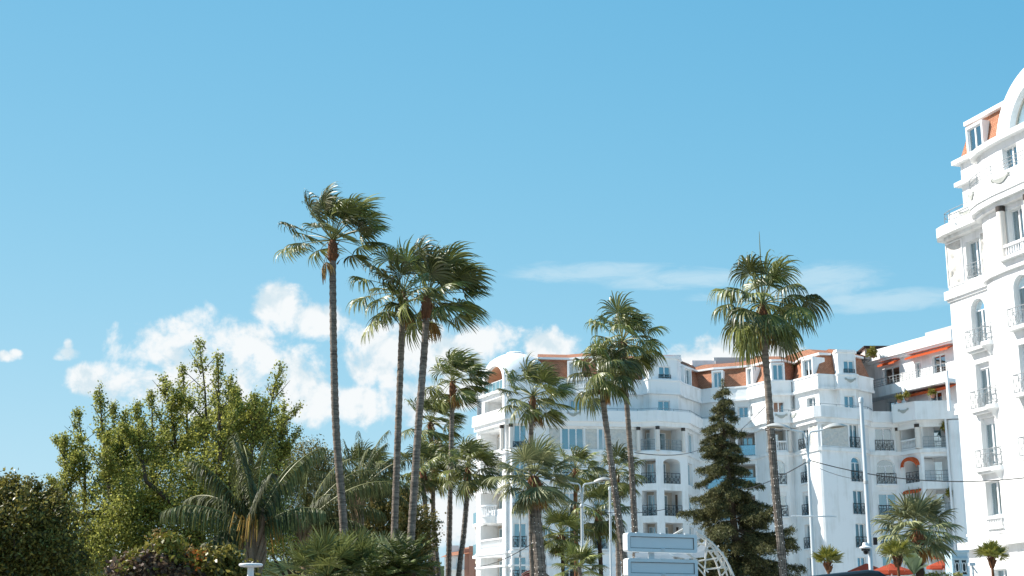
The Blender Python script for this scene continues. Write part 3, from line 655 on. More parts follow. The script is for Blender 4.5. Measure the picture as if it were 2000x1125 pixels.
# straight white bays that rise through the mansard
for (i, ch) in (((3, 4, 5), 4), ((17, 18, 19), 18)):
    for j in i:
        g = SEGU[j]; ops = []
        if j == ch:
            a, b = (1287, 1309) if ch == 4 else (1648, 1668); u0, u1 = uhit(g, a, 25.4), uhit(g, b, 25.4); ops = [(u0, u1, 24.72, 25.85, 0, .2)]
            window(g, u0, u1, 24.72, 25.85, .18, BLD, 0, dict(x=.03, h=.35, d=.03, lat=False), .2 if ch == 4 else .9)
        wall(g, 24.6, 26.7, ops, BLD)
    q = MB(); pl = [U[i[0]], U[i[1]], U[i[2]], U[i[2]+1]]; band(q, pl, -.1, .12, 26.6, 26.82); q.poly([(*p, 26.8) for p in pl]+[(pl[-1][0], pl[-1][1]+3.5, 26.8), (pl[0][0], pl[0][1]+3.5, 26.8)])
    for e in (0, -1): q.quad((*pl[e], 24.6), (pl[e][0], pl[e][1]+3.5, 24.6), (pl[e][0], pl[e][1]+3.5, 26.8), (*pl[e], 26.8))
    q.build('bay_roof', 'plaster', BLD)
# dormers: white surround, window inside
for i, a, b, cu in ((1, 1108, 1131, .2), (6, 1334, 1346, .1), (8, 1394, 1410, .1), (10, 1444, 1458, .9), (12, 1509, 1529, .3), (15, 1571, 1589, .9), (2, 1172, 1195, .3)):
    g = SEGU[i]; u0, u1 = max(.15, uhit(g, a, 25.2)), min(g.len-.12, uhit(g, b, 25.2)); mb = MB(); zt = 26.12
    if u1-u0 < .5: u1 = min(g.len-.05, u0+.7)
    for x0, x1, za, zb in ((u0-.15, u0, 24.5, zt+.16), (u1, u1+.15, 24.5, zt+.16), (u0, u1, zt, zt+.16), (u0, u1, 24.5, 24.64)): mb.sbox(g, x0, x1, -1.2, .20, za, zb)
    o = mb.build('dormer', 'plaster', BLD)
    window(g, u0, u1, 24.64, zt, .05, BLD, 0, None, cu, room=.6, d=.02)
balustrade(SEGU[1], .1, SEGU[1].len-.1, 23.6, .9, .26, BLD); balustrade(SEGU[2], .3, 2.6, 23.6, .9, .26, BLD)
for i, px in ((18, 1659),): g = SEGU[i]; swag(g, uhit(g, px, 24.0), 24.15, 1.1, BLD, .22)
# sloping tower of the left corner: drum, dome and the arched loggia
gA = Seg(bx(941, 131.0, 770), bx(985, 126.7, 770)); cA = gA.p(gA.len/2, 0, 0)
W0 = gA.len; hD = 2.3; rD = math.hypot(W0/2, hD); cDv = gA.p(W0/2, -hD, 0)
prof = [(rD, 20.6), (rD, 21.6), (rD, 22.6), (rD, 23.4), (rD, 24.3)]+[(rD*math.cos(a), 24.3+2.9*math.sin(a)) for a in [R(x) for x in range(5, 76, 5)]]
prof += [(.86, 27.12), (.84, 27.22), (.6, 27.33), (.3, 27.38), (0, 27.4)]
mb = MB(); mb.lathe((cDv.x, cDv.y, 0), prof, 72)
def cut(p):
    v = Vector(p); k = (v-cDv).dot(gA.Nn); return (tuple(v-gA.Nn*(k-hD)), True) if k > hD+1e-6 else (tuple(v), False)
cv_ = [cut(p) for p in mb.v]; mb.f = [f for f in mb.f if not all(cv_[k][1] for k in f)]; mb.v = [c_[0] for c_ in cv_]
mb.build('dome', 'plaster', BLD, True, 30)
op6 = (.6, W0-.45, 20.95, 22.75); opA = (.5, W0-.4)
wall(gA, 20.6, 23.15, [(op6[0], op6[1], op6[2], op6[3], 0, 2.0)], BLD); loggia(gA, op6[0], op6[1], op6[2], op6[3], 2.0, BLD, (.3, 2.2, .02, 1.7), 'cream')
mb = MB(); h = (opA[1]-opA[0])/2; mA = (opA[0]+opA[1])/2; kk = 20; zb = 23.4; ztop = 24.35
inner = [(opA[0], zb)]+[(mA-h*math.cos(math.pi*i/kk), ztop+1.45*math.sin(math.pi*i/kk)) for i in range(kk+1)]+[(opA[1], zb)]
w0 = W0/2; qh = 2.9*w0/rD
outer = [(0, zb)]+[(w0-w0*math.cos(math.pi*i/kk), 24.3+qh*math.sin(math.pi*i/kk)) for i in range(kk+1)]+[(W0, zb)]
for i in range(len(inner)-1):
    a, b, c, d = inner[i], inner[i+1], outer[i+1], outer[i]
    mb.quad(gA.p(*ins(a, .012)), gA.p(*ins(b, .012)), gA.p(*ins(c, .012)), gA.p(*ins(d, .012))); mb.quad(gA.p(*ins(b, .012)), gA.p(*ins(a, .012)), gA.p(*ins(a, -.35)), gA.p(*ins(b, -.35)))
mb.build('arch_surround', 'plaster', BLD, True, 35)
mb = MB()
for i in range(len(inner)-1): a, b = inner[i], inner[i+1]; mb.quad(gA.p(*ins(b, -.35)), gA.p(*ins(a, -.35)), gA.p(*ins(a, -2.2)), gA.p(*ins(b, -2.2)))
mb.poly([gA.p(*ins(q, -2.2)) for q in inner]); mb.build('loggia_vault', 'terracotta_wall', BLD, True, 35)
mb = MB(); mb.sbox(gA, W0*.58, W0*.80, -2.19, -2.1, 23.4, 24.8); mb.build('door', 'cream', BLD)
mb = MB(); mb.sbox(gA, -.15, W0+.1, -2.3, .28, 23.15, 23.4); mb.build('ledge', 'plaster', BLD)
mb = MB(); mb.sbox(gA, opA[0], opA[1], -.14, -.12, 23.42, 24.3); gb = mb.build('glass_balustrade', 'glass_balustrade', BLD)
mb = MB()
for i in range(6): u_ = opA[0]+(opA[1]-opA[0])*i/5; mb.sbox(gA, u_-.02, u_+.02, -.16, -.1, 23.42, 24.34)
mb.sbox(gA, opA[0], opA[1], -.16, -.1, 24.3, 24.35); mb.build('handrail', 'white_paint', gb)
railing(gA, op6[0], op6[1], 20.95, .55, .05, BLD, 'rail_grey', False, side=False)
# return balconies with green glass on the far left flank
for l in (1, 2, 3, 4, 5):
    z = FL[l]
    a = bx(924, 133.5); b = bx(936, 131.6); mb = MB(); mb.prism([a, (a[0]+.5, a[1]-1.6), (b[0]+.3, b[1]+.3), (b[0]+.8, b[1]+2.5), (a[0]+1, a[1]+2)], z-.55, z-.3); o = mb.build('side_balcony', 'plaster', BLD)
    q = MB(); q.para((a[0]+.05, a[1], z-.3), (.45, -1.55, 0), (.03, .01, 0), (0, 0, 1.0)); q.build('glass_balustrade', 'glass_balustrade', o)
    q = MB(); q.prism([(a[0]+.25, a[1]), (a[0]+.6, a[1]-1.2), (b[0]+.3, b[1]+.2), (a[0]+1, a[1]+2)], z-1.0, z-.55); q.build('soffit', 'cream', o)
# top wing on the right: set-back storeys with awnings
g0 = bx(1706, 133.8, 720); KV = 133.8/130.2
V = Seg((g0[0]-.42*2.2, g0[1]+.9075*2.2), (g0[0]+.42*11.6, g0[1]-.9075*11.6))
def zv(z): return 1.6+(z-1.6)*KV
ops = []; todo = []
def vw(a, b, z0, z1, **k):
    z0, z1 = zv(z0), zv(z1); u0, u1 = uhit(V, a, (z0+z1)/2), uhit(V, b, (z0+z1)/2); ops.append((u0, u1, z0, z1, 0, .25)); todo.append((u0, u1, z0, z1, k))
vw(1724, 1757, 23.8, 25.55, cur=.3); vw(1788, 1799, 23.8, 25.4, cur=.9); vw(1822, 1848, 23.8, 25.6, cur=.1)
vw(1733, 1757, 20.75, 22.5, cur=.1); vw(1815, 1841, 20.9, 22.4, cur=.5)
wall(V, 20.6, zv(27.3), ops, BLD)
for u0, u1, z0, z1, k in todo: window(V, u0, u1, z0, z1, .23, BLD, 0, None, k.get('cur'))
mb = MB(); mb.sbox(V, 1.9, V.len, .002, .5, zv(26.2), zv(26.4)); mb.sbox(V, 1.9, V.len, -.3, .7, zv(26.4), zv(27.35)); mb.build('eaves', 'plaster', BLD)
mb = MB(); mb.sbox(V, .6, V.len, .002, 1.5, zv(22.75), zv(23.05)); mb.sbox(V, .6, V.len, 1.3, 1.5, zv(23.05), zv(23.65)); mb.build('balcony', 'plaster', BLD)
railing(V, .7, V.len, zv(23.65), .75, 1.4, BLD, 'rail_grey', False, side=False)
mb = MB(); mb.sbox(V, 0, V.len, -6, -.31, zv(27.2), zv(27.33)); mb.sbox(V, 9.3, V.len, -5, -.35, zv(27.33), zv(27.95)); mb.build('flat_roof', 'concrete', BLD)
awn(V, uhit(V, 1724, zv(26)), uhit(V, 1758, zv(26)), zv(26.12), .75, .3, val=.16); awn(V, uhit(V, 1780, zv(26)), uhit(V, 1866, zv(26)), zv(26.12), .8, .3, val=.16)
awn(V, uhit(V, 1770, zv(22.6)), uhit(V, 1870, zv(22.6)), zv(22.72), .9, .22, val=.26)
for px in (1765, 1852): u_ = V.hit(px, 760, 1.6)[0]; mb = MB(); mb.sbox(V, u_-.12, u_+.12, 1.52, 1.72, 20.7, zv(23.0)); mb.build('pillar', 'plaster', BLD)
# the deep terrace parapet over the columned loggia
WP = [bx(1741, 126.9, 780), bx(1786, 124.9, 780), bx(1868, 124.3, 780), (44, 123.6)]
mb = MB(); mb.poly([(*p, 20.35) for p in WP]+[(44.5, 128, 20.35), (P[20][0]-.6, 128.4, 20.35)]); mb.poly([(*p, 20.75) for p in WP]+[(44.5, 128, 20.75), (P[20][0]-.6, 128.4, 20.75)])
band(mb, WP, -.25, .0, 20.3, 21.95); mb.build('terrace_parapet', 'plaster', BLD)
gw = Seg(WP[0], WP[1]); swag(gw, gw.len*.5, 21.35, 1.2, BLD, 0.0)
balustrade(SEG[20], uhit(SEG[20], 1760, 18), uhit(SEG[20], 1792, 18), 17.9, .95, .02, BLD)
railing(SEG[21], .3, SEG[21].len-.4, 17.95, .95, .05, BLD, 'rail_grey', False, side=False)
# tall round pilaster and downpipe beside the hotel
c = bx(1871, 125.0, 950); mb = MB(); mb.lathe((c[0], c[1]-.1, 0), [(.62, 0), (.62, 20.2)], 20); mb.build('pilaster', 'plaster', BLD, True)
c = bx(1856, 124.6, 950); mb = MB(); mb.tube([(c[0], c[1], 0), (c[0], c[1], 20.3)], .09, 8); mb.build('downpipe', 'white_paint', BLD, True)
# roof top: penthouse, lift housings, vents
def rbox(name, pxs, pys, d, dep, m, parent, rot=0.0):
    a, b = W(pxs[0], pys[1], d), W(pxs[1], pys[0], d); mb = MB(); mb.para((a.x, d, 27.3), (b.x-a.x, rot, 0), (0, dep, 0), (0, 0, b.z-27.3)); return mb.build(name, m, parent)
rbox('lift_housing', (1352, 1398), (704, 720), 137.5, 2, 'plaster', BLD); rbox('lift_housing', (1398, 1450), (705, 722), 137.2, 1, 'concrete', BLD); rbox('lift_housing', (1395, 1475), (698, 720), 139.5, 2, 'concrete', BLD)
rbox('chimney', (1476, 1488), (695, 712), 138, 1, 'house_pink', BLD)
rbox('lift_housing', (1265, 1330), (693, 705), 134, 4, 'plaster', BLD)
rbox('penthouse', (1690, 1740), (677, 700), 133, 4, 'concrete', BLD)
a, b = W(1678, 679, 132.3), W(1744, 676, 132.3); mb = MB(); mb.box(a.x+.5, b.x, 132.4, 137.4, b.z-.1, b.z+.06); mb.build('penthouse_roof', 'roof_dark', BLD)
a = W(1640, 684, 130); mb = MB(); mb.box(a.x, a.x+2.2, 130.4, 132, a.z-.16, a.z-.04); mb.build('penthouse_roof', 'roof_dark', BLD)
for px in (1836, 1852): c = W(px, 656, 128.5); mb = MB(); mb.lathe((c.x, c.y, 0), [(.45, 27.4), (.45, c.z), (.5, c.z), (.45, c.z+.2), (.2, c.z+.3), (0, c.z+.32)], 14); mb.build('roof_vent', 'white_paint', BLD, True)
# ------------------------------------------------------------------ the tall white hotel on the right edge
HOT = thing('hotel_building', 'tall white hotel with round arched gable and iron window balconies at right edge', 'building', (30, 78, 0))
_a = Vector((.316, -.949)).normalized()
T = Seg((25.62, 81.0), (25.62+_a.x*18, 81.0+_a.y*18))
bayplan = [(4.0, 0.0), (4.12, .42), (4.6, .82), (5.5, 1.08), (6.9, 1.22), (11.1, 1.22), (12.5, 1.08), (13.4, .82), (13.88, .42), (14.0, 0.0)]
def T2(u, d): p = T.p(u, d, 0); return (p.x, p.y)
gF = Seg(T2(0, 0), T2(4.0, 0))
RB = dict(x=.22, h=1.0, d=.32, m='rail_grey')
wl = [(1.85, 3.1, 21.55, 23.75, 0, dict(x=0, h=.85, d=.05, m='rail_grey')), (1.85, 3.12, 17.5, 20.3, 1.0, RB), (1.88, 3.12, 14.02, 16.6, 0, RB), (1.95, 3.2, 10.7, 13.5, 0, RB), (1.95, 3.2, 8.08, 9.95, 0, None), (1.95, 3.2, 2.6, 5.2, 0, None)]
wall(gF, 0, 24.95, [(a, b, c, d, e, .36) for a, b, c, d, e, f in wl], HOT, 'plaster_tower')
for a, b, c, d, e, f in wl: window(gF, a, b, c, d, .34, HOT, e, f, .5, 'glass', 2, e == 0 and c < 20 and c > 9)
for z in (17.5, 14.02, 10.7):
    mb = MB(); mb.sbox(gF, 1.55, 3.4, .002, .42, z-.2, z-.02); mb.sbox(gF, 1.75, 3.2, .002, .3, z-.32, z-.2); mb.build('balcony_slab', 'plaster_tower', HOT)
balustrade(gF, 1.9, 3.25, 7.35, .68, .08, HOT, 9)
relief(gF, .1, 1.5, 21.55, 24.05, HOT, 3.3, .11); relief(gF, 3.3, 3.85, 21.6, 23.9, HOT, 13.3, .10)
mb = MB(); band(mb, [T2(-.02, -.6), T2(0, 0), T2(4.0, 0)], 0, .22, 20.75, 21.25); band(mb, [T2(-.02, -.6), T2(0, 0), T2(4.0, 0)], 0, .10, 20.6, 20.75); mb.build('string_course', 'plaster_tower', HOT)
mb = MB(); band(mb, [T2(0, -2), T2(0, 0), T2(4.0, 0)]+[T2(*q) for q in bayplan[1:-1]]+[T2(14, 0), T2(18, 0)], 0, .42, 6.35, 6.75); mb.build('ledge', 'plaster_tower', HOT)
mb = MB(); band(mb, [T2(0, -.3), T2(0, 0), T2(3.9, 0)], 0, .05, 7.1, 7.22); mb.build('string_course', 'plaster_tower', HOT)
# cornice of the low terrace with its rounded corner
cor = [T2(.3, -3.5), T2(.02, -.8), T2(.1, -.25), T2(.45, .02), T2(.9, .1), T2(4.1, .1)]
mb = MB(); band(mb, cor, -.4, .72, 24.4, 24.98); band(mb, cor, -.4, .3, 24.2, 24.4); mb.build('cornice', 'plaster_tower', HOT)
mb = MB(); band(mb, [T2(.9, -3), T2(.9, .15), T2(4.1, .15)], -.2, .1, 24.98, 25.75); mb.build('parapet', 'plaster_tower', HOT)
swag(gF, 2.6, 25.5, 1.5, HOT, .28)
mb = MB(); pl = [T2(.35, -2.4), T2(.3, -.4), T2(.55, .2), T2(1.2, .35), T2(4.0, .35)]
for z in (25.55, 25.85): mb.tube([(x, y, z) for x, y in offset(pl, .1)], .022, 6)
for x, y in offset(pl, .1)[1:]: mb.tube([(x, y, 24.98), (x, y, 25.85)], .02, 6)
mb.build('handrail', 'rail_grey', HOT)
# bowed bay
for i in range(len(bayplan)-1):
    g = Seg(T2(*bayplan[i]), T2(*bayplan[i+1])); ops = []; ws = []
    if i == 4:
        for u0 in (.35, 2.6):
            for z0, z1, ar in ((21.6, 24.0, 0), (17.55, 20.3, 1.0), (14.0, 16.6, 0), (10.7, 13.4, 0), (7.9, 10.0, 0)): ws.append((u0, u0+1.25, z0, z1, ar)); ops.append((u0, u0+1.25, z0, z1, ar, .36))
        ws += [(.4, 1.6, 26.1, 27.5, 0)]; ops.append((.4, 1.6, 26.1, 27.5, 0, .3))
    wall(g, 0, 28.0, ops, HOT, 'plaster_tower')
    for a, b, c, d, e in ws:
        window(g, a, b, c, d, .34 if c < 25 else .28, HOT, e, RB if 10 < c < 18 else None, .5)
        if 10 < c < 18: mb = MB(); mb.sbox(g, a-.3, b+.3, .002, .42, c-.2, c-.02); mb.build('balcony_slab', 'plaster_tower', HOT)
bp = [T2(*q) for q in bayplan]
mb = MB(); band(mb, bp, 0, .2, 20.7, 21.2); mb.build('string_course', 'plaster_tower', HOT)
mb = MB(); band(mb, bp, 0, .55, 24.55, 24.9); band(mb, bp, 0, .30, 24.3, 24.55); mb.build('cornice', 'plaster_tower', HOT)
mb = MB(); band(mb, bp, .0, .62, 24.9, 25.95); mb.build('parapet', 'plaster_tower', HOT)
g4 = Seg(bp[4], bp[5]); swag(g4, .9, 25.7, 1.7, HOT, .62); swag(Seg(bp[2], bp[3]), .4, 25.65, .8, HOT, .62)
mb = MB()
for z in (26.2, 26.4, 26.62): mb.tube([(x, y, z) for x, y in offset(bp, .5)], .022, 6)
for x, y in offset(bp, .5)[1:-1]: mb.tube([(x, y, 25.95), (x, y, 26.62)], .02, 6)
mb.build('handrail', 'rail_grey', HOT)
mb = MB(); band(mb, bp, 0, .38, 27.9, 28.2); mb.build('ledge', 'plaster_tower', HOT)
mb = MB(); mb.poly([(*p, 28.19) for p in bp]+[(*T2(14, -6), 28.19), (*T2(4, -6), 28.19)]); mb.build('flat_roof', 'concrete', HOT)
for u in (7.0, 9.3, 11.0): c = T.p(u, 1.42, 0); column(c, .22, 21.22, 24.3, HOT)
balustrade(g4, .3, 3.9, 21.3, .75, .25, HOT)
mb = MB(); mb.sbox(g4, .0, 4.2, .002, .5, 21.2, 21.3); mb.build('balcony_slab', 'plaster_tower', HOT)
# half-round balconies at the bay's return
for z in (17.4, 13.9, 10.55):
    c = T.p(4.32, .62, z); a0 = math.atan2(-T.U.y, -T.U.x)-.9; mb = MB()
    mb.lathe((c.x, c.y, c.z), [(.12, -.75), (.2, -.6), (.38, -.32), (.55, -.24), (.58, -.22), (.58, 0), (0, 0)], 18); o = mb.build('balcony', 'plaster_tower', HOT, True)
    q = MB()
    for h in (.1, .72, 1.0): q.tube([(c.x+.52*math.cos(k*math.pi/9), c.y+.52*math.sin(k*math.pi/9), z+h) for k in range(19)], .018, 5, False)
    for k in range(10):
        an = k*math.pi/5; q.tube([(c.x+.52*math.cos(an), c.y+.52*math.sin(an), z), (c.x+.52*math.cos(an), c.y+.52*math.sin(an), z+1.0)], .016, 5, False)
        b = an+math.pi/5; q.tube([(c.x+.52*math.cos(an), c.y+.52*math.sin(an), z+.1), (c.x+.52*math.cos(b), c.y+.52*math.sin(b), z+.72)], .013, 4, False)
    q.build('railing', 'rail_grey', o)
# set-back top storey, tiled mansard and dormer
gT = Seg(T2(1.9, -.05), T2(6.2, -.05)); wall(gT, 24.9, 28.6, [], HOT, 'plaster_tower')
end = [T2(1.9, -8), T2(1.9, -.05), T2(4.6, -.05)]
mb = MB(); g = Seg(end[0], end[1]); mb.quad(g.p(0, 0, 24.9), g.p(g.len, 0, 24.9), g.p(g.len, 0, 28.6), g.p(0, 0, 28.6)); mb.build('wall', 'plaster_tower', HOT)
mb = MB(); band(mb, end, 0, .32, 27.15, 27.4); mb.build('ledge', 'plaster_tower', HOT)
mb = MB(); band(mb, end, 0, .36, 28.5, 28.75); mb.build('cornice', 'plaster_tower', HOT)
mp = [T2(1.9, -8), T2(1.9, -.05), T2(6.4, -.05)]; mi = [T2(2.55, -8), T2(2.55, -.5), T2(6.4, -.5)]
mb = MB(); u = 0
for i in range(2): u = strip(mb, mp, mi, 28.75, 30.75, i, 2.1, u)
mb.build('mansard_roof', 'roof_tile', HOT)
mb = MB(); band(mb, mi, -.2, .28, 30.75, 31.0); mb.build('gutter', 'white_paint', HOT)
mb = MB(); u = 0; mt = [T2(4.2, -8), T2(4.2, -2.5), T2(6.4, -2.5)]
for i in range(2): u = strip(mb, offset(mi, .2), mt, 31.0, 31.9, i, 2.1, u)
mb.poly([(*p, 31.89) for p in mt]+[(*T2(14, -2.5), 31.89), (*T2(14, -8), 31.89)]); mb.build('upper_roof', 'roof_tile', HOT)
u0, u1, za, zb = 3.0, 4.25, 28.75, 30.25; mb = MB()
for x0, x1, c, d in ((u0-.14, u0, za-.05, zb+.16), (u1, u1+.14, za-.05, zb+.16), (u0, u1, zb, zb+.16), (u0, u1, za-.05, za+.03)): mb.sbox(T, x0, x1, -1.0, .13, c, d)
mb.build('dormer', 'plaster_tower', HOT); window(T, u0, u1, za+.03, zb, .03, HOT, 0, None, .9, d=.02)
# great round-arched gable
gA2 = Seg(T2(5.2, .55), T2(15, .55)); cu, cz = 4.8, 27.9; ro, ri = 4.0, 2.85; n = 36; mb = MB(); D0, D1 = 0, -1.1
oc = [(cu-ro*math.cos(math.pi*i/n), cz+ro*math.sin(math.pi*i/n)) for i in range(n+1)]; ic = [(cu-ri*math.cos(math.pi*i/n), cz+.3+(ri-.05)*math.sin(math.pi*i/n)) for i in range(n+1)]
for i in range(n):
    a, b, c, d = ic[i], ic[i+1], oc[i+1], oc[i]
    mb.quad(*[gA2.p(*ins(q, 0)) for q in (a, b, c, d)]); mb.quad(*[gA2.p(*ins(q, D1)) for q in (d, c, b, a)])
    mb.quad(gA2.p(*ins(d, 0)), gA2.p(*ins(c, 0)), gA2.p(*ins(c, D1)), gA2.p(*ins(d, D1))); mb.quad(gA2.p(*ins(b, 0)), gA2.p(*ins(a, 0)), gA2.p(*ins(a, D1)), gA2.p(*ins(b, D1)))
mb.sbox(gA2, cu-ri, cu+ri, D1, 0, cz-.1, cz+.3); ar = mb.build('arched_gable', 'plaster_tower', HOT, True, 35)
mb = MB(); mb.poly([gA2.p(*ins(q, -.5)) for q in ic]); mb.build('pane', 'glass_clear', ar)
mb = MB(); mb.tube([gA2.p(*ins(q, -.45)) for q in ic], .05, 6); mb.build('frame', 'cream', ar)
# the block behind: flanks, back and the far wing
mb = MB(); c4 = [T2(0, 0), T2(0, -14), T2(18, -14), T2(18, 0), T2(14, 0)]
for a, b in zip(c4[:-1], c4[1:]): mb.quad((*b, 0), (*a, 0), (*a, 24.9), (*b, 24.9))
mb.build('wall', 'plaster_tower', HOT); mb = MB(); mb.poly([(*p, 24.9) for p in [T2(0, 0), T2(18, 0), T2(18, -14), T2(0, -14)]]); mb.build('terrace_floor', 'concrete', HOT)
for (u, z) in ((2.2, 24.6), (6.5, 24.75)): c = T.p(u, .8, z); mb = MB(); mb.tube([c, c+Vector((-.05, -.05, .18)), c+Vector((-.2, -.12, .2))], .03, 6); mb.build('spout', 'white_paint', HOT, True)
# pink house far behind on the left of the apartments
HS = thing('house', 'small pink and white house with orange tiled roof behind the thin palm trunks', 'house', (-8, 170, 0))
dh = 170.0
a, b = W(868, 1100, dh), W(927, 1100, dh); zt = W(900, 1087, dh).z; zr = W(905, 1072, dh).z
xm = W(907, 1100, dh).x
ops = []; gh = Seg((a.x, dh), (xm, dh))
for px0, px1, y0, y1 in ((871, 875, 1106, 1092), (884, 888, 1108, 1090), (890, 896, 1108, 1089)):
    u0, z0 = gh.hit(px0, y0); u1, z1 = gh.hit(px1, y1); ops.append((max(.05, u0), u1, z0, z1, 0, .2))
wall(gh, 0, zt, ops, HS, 'house_white')
for o in ops: window(gh, o[0], o[1], o[2], o[3], .18, HS, curtain=.3)
gs = Seg((xm, dh), (b.x+2, dh-.5)); wall(gs, 0, zt+.9, [], HS, 'house_pink'); mb = MB(); mb.box(gs.p(.55, 0, 0).x, gs.p(1.2, 0, 0).x, dh-.4, dh-.02, 0, zt+1.2); mb.build('chimney', 'house_pink', HS)
mb = MB(); u = 0
for A, B_, C, D_ in (((a.x-.5, dh-.6, zt-.15), (b.x+2, dh-.6, zt+.75), (b.x+2, dh+5, zr+1.0), (a.x+1.4, dh+5, zr+.3)),):
    mb.uv[0] = [(0, 0), (6, 0), (6, 4), (0, 4)]; mb.quad(A, B_, C, D_)
mb.build('roof', 'roof_tile', HS); mb = MB(); mb.box(a.x, b.x+2, dh+.3, dh+9, 0, zt-.3); mb.build('wall', 'house_white', HS)
c = W(888, 1074, dh+3); mb = MB(); mb.box(c.x-.5, c.x+.5, dh+2.6, dh+3.4, zt-.2, c.z+.5); mb.build('chimney', 'house_white', HS)
mb = MB(); mb.sbox(gh, 0, gh.len, .002, 1.0, W(880, 1112, dh).z-.15, W(880, 1112, dh).z); mb.build('balcony', 'house_white', HS)
# ------------------------------------------------------------------ palms
def fast_mesh(name, verts, faces_flat, loop_n):
    """verts (n,3), faces as a flat index array with loop_n corners each"""
    me = bpy.data.meshes.new(name); nf = len(faces_flat)//loop_n
    me.vertices.add(len(verts)); me.vertices.foreach_set('co', np.asarray(verts, dtype=np.float32).ravel())
    me.loops.add(len(faces_flat)); me.loops.foreach_set('vertex_index', np.asarray(faces_flat, dtype=np.int32))
    me.polygons.add(nf); me.polygons.foreach_set('loop_start', np.arange(0, nf*loop_n, loop_n, dtype=np.int32)); me.polygons.foreach_set('loop_total', np.full(nf, loop_n, dtype=np.int32))
    me.update(calc_edges=True); me.validate(); return me
WINDV = Vector((1.0, 0.12, -0.05)).normalized()
def fan_frond(base, d0, side, Lp, Rb, rng, wind, grav, nseg=30, span=205, stiff=1.0, fused=.47, pr=.018):
    """one costapalmate leaf: petiole, then a pleated fan whose tips hang and stream with the wind"""
    mb = MB(); p = Vector(base); d = d0.normalized(); pts = [p.copy()]
    st = Lp/5
    for i in range(5):
        d = (d + Vector((0, 0, -1))*grav*.06 + WINDV*wind*.05).normalized(); p = p + d*st; pts.append(p.copy())
    mb.tube(pts, [pr*1.3, pr*1.2, pr, pr*.9, pr*.8, pr*.6], 4, False)
    n_pet = len(mb.f)
    side = (side - d*side.dot(d)).normalized(); nrm = side.cross(d).normalized()
    if nrm.z < 0 and abs(nrm.z) > .2: nrm = -nrm
    S = [.03, .26, .5, .66, .8, .91, 1.0]; dphi = R(span)/nseg
    for k in range(nseg):
        ph = -R(span)/2+dphi*(k+.5); L_ = Rb*(.80+.2*math.cos(ph*.75))*rng.uniform(.85, 1.08)
        dr = (d*math.cos(ph)+side*math.sin(ph)).normalized(); dr = (dr + nrm*.12*math.cos(ph*.9) - nrm*.10*abs(ph)).normalized()
        wv = dr.cross(nrm).normalized(); q = p.copy(); prev = 0; L0 = len(mb.v); sgn = 1 if k % 2 else -1
        bent = rng.uniform(.6, 1.6)
        for j, s in enumerate(S):
            ds = (s-prev)*L_; prev = s; t = max(0, s-fused*.7)
            dr2 = (dr + Vector((0, 0, -1))*grav*bent*t*t*4.2/stiff + WINDV*wind*bent*(t*2.0+.12)/stiff).normalized()
            q = q + dr2*ds
            if s <= fused: hw = s*L_*math.tan(dphi/2)*1.02
            else: hw = fused*L_*math.tan(dphi/2)*(1-(s-fused)/(1-fused))**.75+.002
            w2 = wv - dr2*wv.dot(dr2); w2.normalize(); lift = nrm*hw*.55*sgn
            mb.v.append(tuple(q-w2*hw-lift)); mb.v.append(tuple(q+w2*hw+lift))
        for j in range(len(S)-1): b = L0+2*j; mb.f.append((b, b+1, b+3, b+2))
    return mb, n_pet
def build2(mb, n_pet, name, m1, m2, parent):
    me = bpy.data.meshes.new(name); me.from_pydata(mb.v, [], mb.f); me.materials.append(MATS[m1]); me.materials.append(MATS[m2])
    idx = np.ones(len(mb.f), dtype=np.int32); idx[:n_pet] = 0
    me.polygons.foreach_set('material_index', idx); o = bpy.data.objects.new(name, me); COL.objects.link(o); o.parent = parent
    if parent.type == 'EMPTY': o.location = -parent.location
    return o
def smooth_path(pts, n):
    out = []
    for i in range(len(pts)-1):
        p0, p1, p2, p3 = pts[max(i-1, 0)], pts[i], pts[i+1], pts[min(i+2, len(pts)-1)]
        for k in range(n):
            t = k/n; out.append(.5*((2*p1)+(-p0+p2)*t+(2*p0-5*p1+4*p2-p3)*t*t+(-p0+3*p1-3*p2+p3)*t**3))
    out.append(pts[-1]); return out
def trunk_path(px, d, base_px=None):
    pts = [W(x, y, d) for x, y in px]              # top first
    a, b = pts[-2], pts[-1]; s = (b-a); s = s/abs(s.z) if abs(s.z) > 1e-6 else Vector((0, 0, -1)); s = Vector((s.x*.5, 0, -1))
    foot = b + s*b.z; foot.z = 0.0; pts.append(foot); return pts
def ringed_trunk(path, r0, r1, rng, parent, m='trunk_ring', step=.14, name='trunk'):
    pts = smooth_path(path, 6); L_ = sum((pts[i+1]-pts[i]).length for i in range(len(pts)-1)); n = int(min(260, L_/step)); P_ = []; acc = 0; i = 0; tot = 0
    cum = [0]
    for a, b in zip(pts[:-1], pts[1:]): cum.append(cum[-1]+(b-a).length)
    rad = []
    for k in range(n+1):
        s = L_*k/n
        while i < len(pts)-2 and cum[i+1] < s: i += 1
        f = (s-cum[i])/max(1e-6, cum[i+1]-cum[i]); P_.append(pts[i].lerp(pts[i+1], f)); fl = 1+.25*max(0, (s/L_-.93)/.07)
        rad.append((r0+(r1-r0)*s/L_)*fl*(1+(.06 if k % 2 else -.06)+rng.uniform(-.02, .02)))
    mb = MB(); mb.tube(P_, rad, 10); return mb.build(name, m, parent, True, 60), P_
